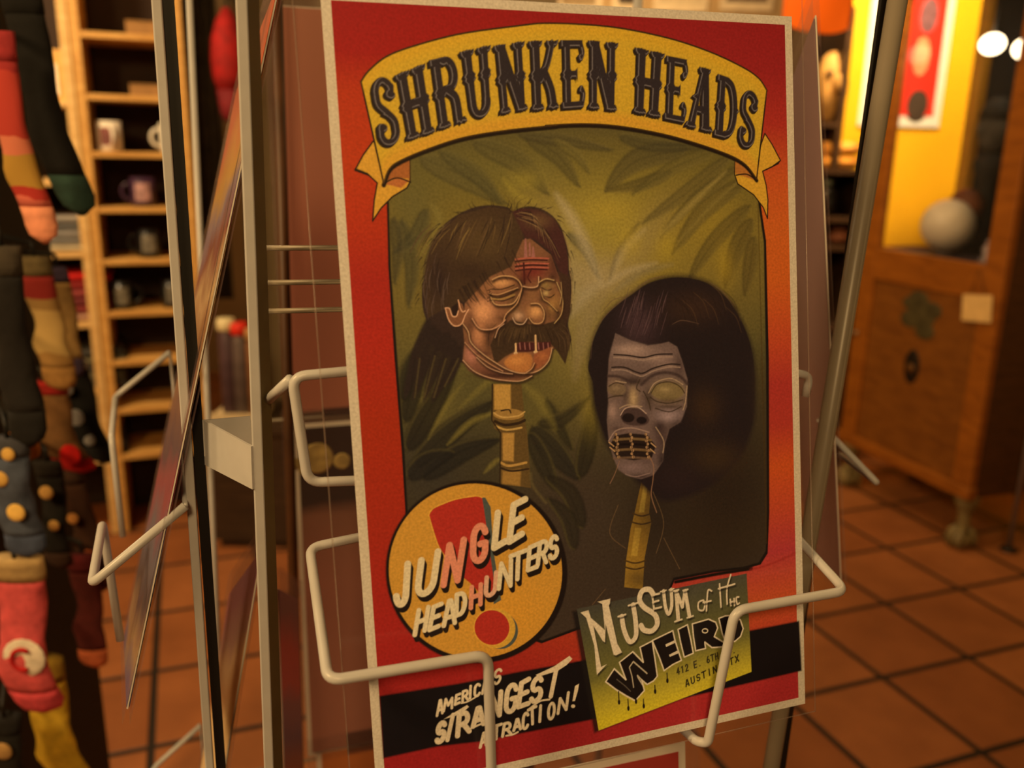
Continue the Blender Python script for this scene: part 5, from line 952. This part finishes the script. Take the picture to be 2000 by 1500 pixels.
sock(22, 700, 900, .99, 50, 'dark sock with orange patch at the left edge above the blue one', [(26, 24, 22), (22, 20, 18), (180, 110, 40)], motif=[(.2, .3, .010, (210, 130, 40))])
sock(14, 855, 1085, Y1, 86, 'slate blue sock with round yellow spots at the left edge', [(60, 62, 72), (72, 82, 104), (60, 70, 96)], motif=[(.3, .42, .011, (224, 186, 100)), (-.2, .7, .010, (210, 170, 90)), (.3, .9, .008, (210, 170, 90))])
sock(150, 905, 1150, 1.25, 60, 'dark brown sock with orange speckles hanging low on the rack', [(60, 40, 28), (66, 40, 26), (110, 66, 36)], motif=[(-.2, .6, .009, (200, 140, 76)), (.2, .3, .012, (190, 96, 50)), (-.1, .1, .010, (196, 110, 60))], slant=40)
sock(160, 1080, 1300, 1.2, 62, 'burgundy sock with salmon toe below the orange speckled sock', [(90, 20, 26), (84, 28, 26), (196, 104, 66)])
sock(92, 900, 1110, 1.12, 56, 'black sock with small tan rings behind the slate blue sock', [(30, 26, 22), (24, 22, 20), (60, 40, 30)], motif=[(.1, .75, .010, (190, 150, 84)), (.35, .45, .008, (190, 150, 84))])
sock(28, 1090, 1395, Y1, 108, 'pink sock with white disc and red curl at the left edge', [(176, 150, 104), (206, 84, 92), (206, 74, 88)], motif=[(.15, .42, .026, (226, 218, 204))])
sock(92, 1290, 1560, 1.02, 92, 'yellow sock with pink toe at the bottom of the rack', [(150, 122, 40), (206, 172, 48), (206, 96, 100)], slant=40)
sock(8, 1400, 1600, Y1, 70, 'black sock with tan spot in the bottom left corner', [(20, 18, 18), (24, 22, 20), (30, 26, 24)], motif=[(.1, .75, .012, (170, 136, 84))])
# the red curl on the pink sock
for o in list(COL.objects):
    if o.type == 'EMPTY' and str(o.get('label', '')).startswith('pink sock'):
        hw = .5*108/F*Y1*1.1; hz = on_y(28, 1090, Y1).z-on_y(28, 1395, Y1).z
        q = MB(); q.tube([pl(o, .15*hw+.013*math.cos(a), -.020, .42*hz+.014*math.sin(a)) for a in [.9+k*.42 for k in range(11)]], .0028, seg=8); q.build('motif', mat('red_yarn', (190, 30, 34), .9), o)

# ================================================================== DISPLAY CABINET ON THE RIGHT
CA, CB = Vector((1.596, 2.839, 0)), Vector((1.389, 3.506, 0))
cd = (CB-CA).normalized(); cn = Vector((cd.y, -cd.x, 0))          # cn points into the cabinet (away from the camera)
CW, CD = .70, .46
CMx = Matrix(((cd.x, cn.x, 0, CA.x), (cd.y, cn.y, 0, CA.y), (0, 0, 1, 0), (0, 0, 0, 1)))
cab = bpy.data.objects.new('display_cabinet', None); COL.objects.link(cab); cab.matrix_basis = CMx
tag(cab, 'honey brown wooden display cabinet with glass upper half and claw feet', 'cabinet')
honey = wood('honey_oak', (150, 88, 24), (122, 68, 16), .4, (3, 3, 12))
def cb(name, m, x0, x1, y0, y1, z0, z1, bev=.004, par=cab):
    k = MB(); k.box(x0, x1, y0, y1, z0, z1); return k.build(name, m, par, local=I4, bevel=bev)
def cloc(px, py, dpt):                       # photo point at a depth behind the cabinet front -> cabinet coordinates
    r = ray(px, py); o_ = CA+cn*dpt; t = (o_.x*cn.x+o_.y*cn.y)/(r[0]*cn.x+r[1]*cn.y); return CMx.inverted() @ _p(r, t)
ZF, ZR0, ZR1, ZT = .20, .885, 1.005, 2.10
SW = .085
for x0 in (0, CW-SW): cb('stile', honey, x0, x0+SW, 0, .03, ZF, ZT)
cb('rail', honey, SW, CW-SW, .002, .03, ZR0, ZR1); cb('rail', honey, SW, CW-SW, .002, .03, ZT-.1, ZT)
cb('bottom_moulding', honey, -.012, CW+.012, -.014, .03, ZF-.005, ZF+.04, .008)
dr = cb('door_panel', wood('honey_panel', (128, 78, 26), (104, 60, 18), .45, (3, 3, 12)), SW, CW-SW, .012, .024, ZF+.04, ZR0, .003)
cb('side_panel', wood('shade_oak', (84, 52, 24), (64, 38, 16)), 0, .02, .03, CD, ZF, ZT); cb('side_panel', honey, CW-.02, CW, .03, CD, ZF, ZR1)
cb('back_panel', mat('black_velvet', (12, 11, 12), .95), .02, CW-.04, CD-.012, CD, ZF, ZT); cb('cabinet_floor', mat('violet_cloth', (40, 26, 46), .9, var=.3), .02, CW-.02, .03, CD-.012, ZR1-.03, ZR1-.008)
cb('corner_post', mat('yellow_lit_oak', (170, 122, 30), .5), CW-.05, CW, CD-.05, CD, ZR1, ZT); cb('cabinet_top', honey, -.02, CW+.02, -.02, CD+.01, ZT, ZT+.04)  # corner post: yellow light falling on the oak is mixed into its colour
glass = film('cabinet_glass', (150, 150, 150), .012, .02, .6)
cb('front_glass', glass, SW, CW-SW, .012, .015, ZR1, ZT-.1, 0); cb('side_glass', glass, CW-.012, CW-.009, .03, CD-.05, ZR1, ZT, 0)
# claw feet
def foot(x, y):
    k = MB(); prof = [(.036, .205), (.042, .185), (.036, .165), (.024, .140), (.020, .11), (.024, .095), (.019, .08), (.026, .062)]
    k.lathe(prof[::-1], (x, y, 0), 16); k.ball((x, y-.004, .034), .042, .042, .036, 16, 10)
    for a in (-2.3, -1.57, -.84, .8, 2.3): k.tube([(x, y, .085), (x+.036*math.cos(a), y+.036*math.sin(a), .062), (x+.046*math.cos(a), y+.046*math.sin(a), .03), (x+.042*math.cos(a), y+.042*math.sin(a), .004)], [.012, .011, .009, .005], 0, 8)
    k.build('claw_foot', mat('aged_brass', (120, 104, 66), .45, var=.35, scale=40), cab, local=I4)
for x, y in ((.035, .035), (CW-.04, .035), (.04, CD-.04), (CW-.04, CD-.04)): foot(x, y)
# carved leaf and keyhole plate on the door
c = cloc(1797, 618, .01); k = MB()
for (dx, dz, r, a) in ((0, 0, .075, .3), (-.05, .03, .05, 1.2), (.05, -.02, .05, -.4), (.02, .06, .05, .8), (-.03, -.05, .05, 2.2), (.06, .04, .04, .1)): k.ball((c.x+dx, .0115, c.z+dz), r, .003, r*.62, 18, 8)
k.build('painted_leaves', mat('moss_paint', (66, 58, 30), .7, var=.35, scale=20), dr, local=I4)
c = cloc(1780, 716, .01); k = MB(); k.ball((c.x, .011, c.z), .04, .005, .066, 20, 10); k.build('lock_plate', mat('dark_bronze', (34, 26, 18), .5, .3), dr, local=I4)
k = MB(); k.ball((c.x-.002, .004, c.z-.005), .022, .008, .018, 16, 8); k.build('keyhole_boss', mat('bronze', (96, 62, 24), .5, .3), dr, local=I4)
c = cloc(1674, 650, 0); k = MB(); k.ball((CW-.03, -.006, c.z), .010); k.build('knob', mat('pale_knob', (150, 130, 100), .3, .6), cab, local=I4)
# price tag
c = cloc(1906, 602, -.012); s_ = cloc(1915, 545, -.004)
tg = bpy.data.objects.new('price_tag', None); COL.objects.link(tg); tg.matrix_basis = CMx @ Matrix.Translation((c.x, -.008, c.z)) @ Matrix.Rotation(.12, 4, 'Y'); tag(tg, 'cream paper tag hanging on string from the cabinet door', 'tag')
MB().box(-.062, .062, -.0015, .0015, -.045, .045).build('card', mat('tag_card', (214, 178, 116), .8), tg, local=I4)
MB().tube([(-.03, 0, .045), (0, .0, .13), (.03, 0, .045)], .0015, seg=6).build('string', mat('string', (90, 60, 30), .9), tg, local=I4)
# things inside the cabinet (stand on its floor)
def incab(name, label, cat, px, py, dpt):
    c = cloc(px, py, dpt); o = bpy.data.objects.new(name, None); COL.objects.link(o); o.matrix_basis = CMx @ Matrix.Translation((c.x, dpt, ZR1-.008)); tag(o, label, cat); return o, c
o, c = incab('white_ball', 'large off-white ball on the violet cloth inside the glass cabinet', 'ball', 1852, 436, .14)
MB().lathe([(.05, 0), (.055, .01), (.03, .02)]).build('stand', mat('stand_dark', (50, 34, 30), .5), o, local=I4); MB().ball((0, 0, .112), .094, seg=28, rings=18).build('globe', mat('bone_white', (196, 186, 170), .4, var=.1, scale=12), o, local=I4)
o, c = incab('brown_ball', 'smaller brown ball behind the off-white ball in the cabinet', 'ball', 1886, 405, .28)
zz = c.z-(ZR1-.008); MB().lathe([(.05, 0), (.02, .02), (.015, zz-.06)]).build('stand', MATS['stand_dark'], o, local=I4); MB().ball((0, 0, zz), .066, .066, .07, 24, 14).build('globe', mat('brown_hide', (110, 62, 34), .6, var=.3, scale=18), o, local=I4)
o, c = incab('grey_bust', 'grey stone bust inside the dark right half of the cabinet', 'bust', 1945, 250, .36)
zz = c.z-(ZR1-.008); MB().lathe([(.06, 0), (.06, .05), (.03, .08), (.03, zz-.2), (.055, zz-.16), (.06, zz-.12), (.03, zz-.09)]).build('plinth', mat('dark_stone', (40, 38, 36), .8), o, local=I4)
k = MB(); k.ball((0, 0, zz), .06, .065, .09, 20, 14); k.ball((0, -.062, zz-.01), .012, .02, .02, 10, 8); k.build('head', mat('grey_stone', (84, 80, 74), .8, var=.35, scale=25), o, local=I4)
MB().lathe([(.062, zz+.03), (.06, zz+.06), (.045, zz+.09), (.02, zz+.11)]).build('hair', mat('dark_stone2', (50, 48, 44), .8), o, local=I4)
glow_ball = mat('reflection_glow', (255, 244, 220), .4, emit=((255, 226, 180), 7.0))  # lamp reflections in the cabinet glass, put in as glowing balls
for px, py, r, lab in ((1938, 86, .036, 'glowing ball standing for a lamp reflected in the cabinet glass, left of another'), (2004, 95, .036, 'glowing ball standing for a lamp reflection at the right edge of the cabinet glass')):
    o, c = incab('lamp_reflection', lab, 'lamp reflection', px, py, .30); zz = c.z-(ZR1-.008)
    MB().ball((0, 0, zz), r*1.35, r, r, 20, 12).build('glow_ball', glow_ball, o, local=I4); MB().tube([(0, 0, zz+r), (0, 0, ZT-ZR1)], .006).build('cord', MATS['dark_metal'], o, local=I4)
o, c = incab('silver_trinket', 'small pale trinket on the cabinet floor near its right stile', 'ornament', 1930, 478, .08)
MB().lathe([(.02, 0), (.026, .01), (.012, .03), (.018, .05), (.006, .07)]).build('body', mat('pale_silver', (150, 136, 140), .4, .5), o, local=I4); MB().ball((0, 0, .075), .008).build('knob', MATS['pale_silver'], o, local=I4)
# thin metal pole at the right edge
pp = on_z(1970, 1075, 0); t = thing('metal_stand', 'thin grey metal pole standing in shadow at the right edge of the photo', 'stand', pp)
MB().tube([pp+Vector((0, 0, .01)), pp+Vector((0, 0, 1.5))], .009).build('pole', mat('grey_pole', (140, 122, 116), .35, .4), t); MB().lathe([(.03, 0), (.03, .008), (.012, .014)], pp).build('foot', MATS['dark_metal'], t)

# ================================================================== RIGHT BACKGROUND
def wallpic(name, label, px0, px1, py0, py1, Y, fm_, pm_, cat='poster', bw=.02):
    a = on_y(px0, py1, Y); b_ = on_y(px1, py0, Y); t = thing(name, label, cat, ((a.x+b_.x)/2, Y, a.z))
    MB().box(a.x, b_.x, Y-.012, Y, a.z, b_.z).build('paper_sheet' if cat == 'poster' else 'frame', fm_, t); MB().box(a.x+bw, b_.x-bw, Y-.014, Y-.0121, a.z+bw*1.4, b_.z-bw).build('print', pm_, t); return t, a, b_
rp = mat('poster_red', (216, 36, 18), .6, var=.1)
t, a, b_ = wallpic('banner_poster', 'red poster with white border on the yellow wall behind the cabinet', 1674, 1886, -150, 246, 4.298, paper, rp, bw=.035)
pr = t.children[1]; X0 = on_y(1792, 205, 4.284); X1 = on_y(1800, 110, 4.284); X2 = on_y(1815, 30, 4.284)
MB().ball((X0.x, 4.285, X0.z), .06, .002, .08, 16, 8).build('dark_figure', mat('poster_dark', (60, 44, 34), .7, var=.4), pr, local=t.matrix_basis)
MB().ball((X1.x, 4.285, X1.z), .045, .002, .10, 16, 8).build('pale_figure', mat('poster_pale', (200, 150, 110), .7, var=.4), pr, local=t.matrix_basis)
MB().ball((X2.x, 4.285, X2.z), .05, .002, .09, 16, 8).build('violet_figure', mat('poster_violet', (120, 80, 90), .7, var=.4), pr, local=t.matrix_basis)
# open dark shelf behind the rack's right side
x0, x1 = on_y(1545, 300, 3.7).x, on_y(1652, 200, 3.7).x
dk = wood('umber', (70, 46, 26), (48, 30, 16)); st = thing('dark_shelf', 'dark wooden shelf of curios seen right of the poster rack', 'shelf', ((x0+x1)/2, 3.9, 0)); zsh = []
x2 = on_y(1702, 400, 3.7).x; zm = on_y(1625, 330, 3.7).z
MB().box(x0, x0+.025, 3.7, 4.05, 0, 1.92).build('side_panel', dk, st); MB().box(x1-.025, x1, 3.7, 4.05, zm, 1.92).build('side_panel', dk, st); MB().box(x2-.025, x2, 3.7, 4.05, 0, zm-.02).build('side_panel', dk, st)
bkm = mat('umber_back', (60, 44, 28), .8)
MB().box(x0+.025, x1-.025, 4.04, 4.05, zm, 1.92).build('back_panel', bkm, st); MB().box(x0+.025, x2-.025, 4.04, 4.05, 0, zm-.02).build('back_panel', bkm, st)
for py in (238, 330, 425, 480, 640): z = on_y(1625, py, 3.7).z; zsh.append(z); MB().box(x0+.025, (x1 if py < 300 else x2)-(0 if py == 330 else .025), 3.702, 4.04, z-.02, z).build('shelf_board', dk, st)
def curio(px, py, zi, Y, name, label, cat, rx, ry, rz2, m, extra=None):
    p = on_y(px, py, Y); t = thing(name, label, cat, (p.x, Y, zsh[zi])); k = MB(); k.ball((p.x, Y, zsh[zi]+rz2), rx, ry, rz2, 20, 14); k.build('body', m, t)
    if extra: extra(t, p, zsh[zi])
    return t
tanm = mat('tan_carving', (176, 130, 66), .7, var=.3, scale=16)
def face(t, p, z):
    bd = t.children[0]; k = MB(); k.ball((p.x, 3.73, z+.15), .018, .03, .04, 12, 8); k.build('nose', tanm, bd, local=t.matrix_basis)
    for s_ in (-1, 1): MB().ball((p.x+s_*.03, 3.742, z+.19), .016, .016, .010, 12, 8).build('eye', mat('carve_dark', (60, 40, 24), .8), bd, local=t.matrix_basis)
curio(1622, 175, 0, 3.80, 'carved_mask', 'tan carved head on the top curio shelf under the orange bag', 'carving', .07, .07, .14, tanm, face)
for k_, (dz, c, lab) in enumerate(((0, (206, 140, 52), 'orange-tan folded cloth lying lower on the curio shelf'), (1, (222, 156, 70), 'pale orange folded cloth lying on top of another on the curio shelf'))):
    p = on_y(1640, 300, 3.8); hh = .055; z = zsh[1]+dz*hh; t = thing('folded_cloth', lab, 'cloth', (p.x, 3.85, z)); k = MB()
    k.lathe([(.10, .002), (.118, hh*.3), (.116, hh*.7), (.10, hh*.98)], (p.x-.02, 3.85, z), 28); k.build('cloth', mat('cl%d' % k_, c, .95, var=.2, scale=14), t)
    k = MB(); k.tube([(p.x-.02+.117*math.cos(a), 3.85+.117*math.sin(a), z+hh*.5) for a in [-2.6+.2*j for j in range(11)]], .004, seg=6); k.build('fold', MATS['cl%d' % k_], t)
curio(1612, 378, 2, 3.78, 'dark_jar', 'dark round jar with pale glint on the curio shelf', 'jar', .045, .045, .07, mat('dark_glaze', (30, 28, 26), .15, var=.3), lambda t, p, z: MB().lathe([(.02, .125), (.026, .135), (.026, .15)], (p.x, 3.78, z)).build('lid', mat('pale_lid', (130, 140, 120), .4), t))
curio(1640, 455, 3, 3.78, 'clay_pot', 'reddish clay pot on the curio shelf beside the pole', 'pot', .05, .05, .03, mat('clay', (110, 60, 34), .7), lambda t, p, z: MB().lathe([(.03, .05), (.035, .06), (.035, .068)], (p.x, 3.78, z)).build('rim', MATS['clay'], t))
# orange bag
a = on_y(1597, 30, 3.0); t = thing('orange_bag', 'bright orange cloth bag hanging above the top right of the poster', 'bag', (a.x, 3.0, a.z))
wl, wr = on_y(1528, 30, 3.0).x, on_y(1664, 30, 3.0).x; zb = on_y(1600, 58, 3.0).z; vs = []; nx, nz_ = 16, 10
for i in range(nx+1):
    s_ = i/nx; x = wl+(wr-wl)*s_; lo = zb+.03*(abs(2*s_-1))**3-.02*s_
    for j in range(nz_+1):
        q = j/nz_; vs.append((x, 3.0-.035*math.sin(math.pi*s_)*math.sin(math.pi*min(1, q*.9+.05)), lo+(zb+.34-lo)*q))
fs = [(i*(nz_+1)+j, (i+1)*(nz_+1)+j, (i+1)*(nz_+1)+j+1, i*(nz_+1)+j+1) for i in range(nx) for j in range(nz_)]
k = MB(); k.add(vs, fs, True); nb = len(vs); k.add([(x, 6.0-y, z) for x, y, z in vs], [f[::-1] for f in fs], True); om = mat('orange_cloth', (250, 112, 6), .8, var=.1, scale=8); k.build('pouch', om, t)
k = MB(); k.tube([((wl*.8+wr*.2), 3.0, zb+.33), ((wl+wr)/2, 3.0, zb+.62), ((wl*.2+wr*.8), 3.0, zb+.33)], .007, .05); k.build('strap', om, t)
k = MB(); k.tube([((wl+wr)/2, 3.0, zb+.56), ((wl+wr)/2, 3.0, 2.8)], .004); k.build('hook', MATS['dark_metal'], t)
# framed papers on the back wall over the poster
wf = mat('white_frame', (222, 206, 180), .6); 
for k_, (p0, p1, c, lab) in enumerate(((1085, 1180, (150, 130, 100), 'leftmost pale framed paper showing above the poster'), (1195, 1260, (60, 52, 44), 'dark framed paper second from left above the poster'), (1275, 1390, (210, 196, 168), 'bright framed paper second from right above the poster'), (1405, 1520, (110, 96, 80), 'rightmost framed paper above the poster, left of the orange bag'))):
    wallpic('framed_paper', lab, p0, p1, -120, 26-k_*2, 5.198, wf, mat('fp%d' % k_, c, .7, var=.3, scale=6), 'picture', .03)
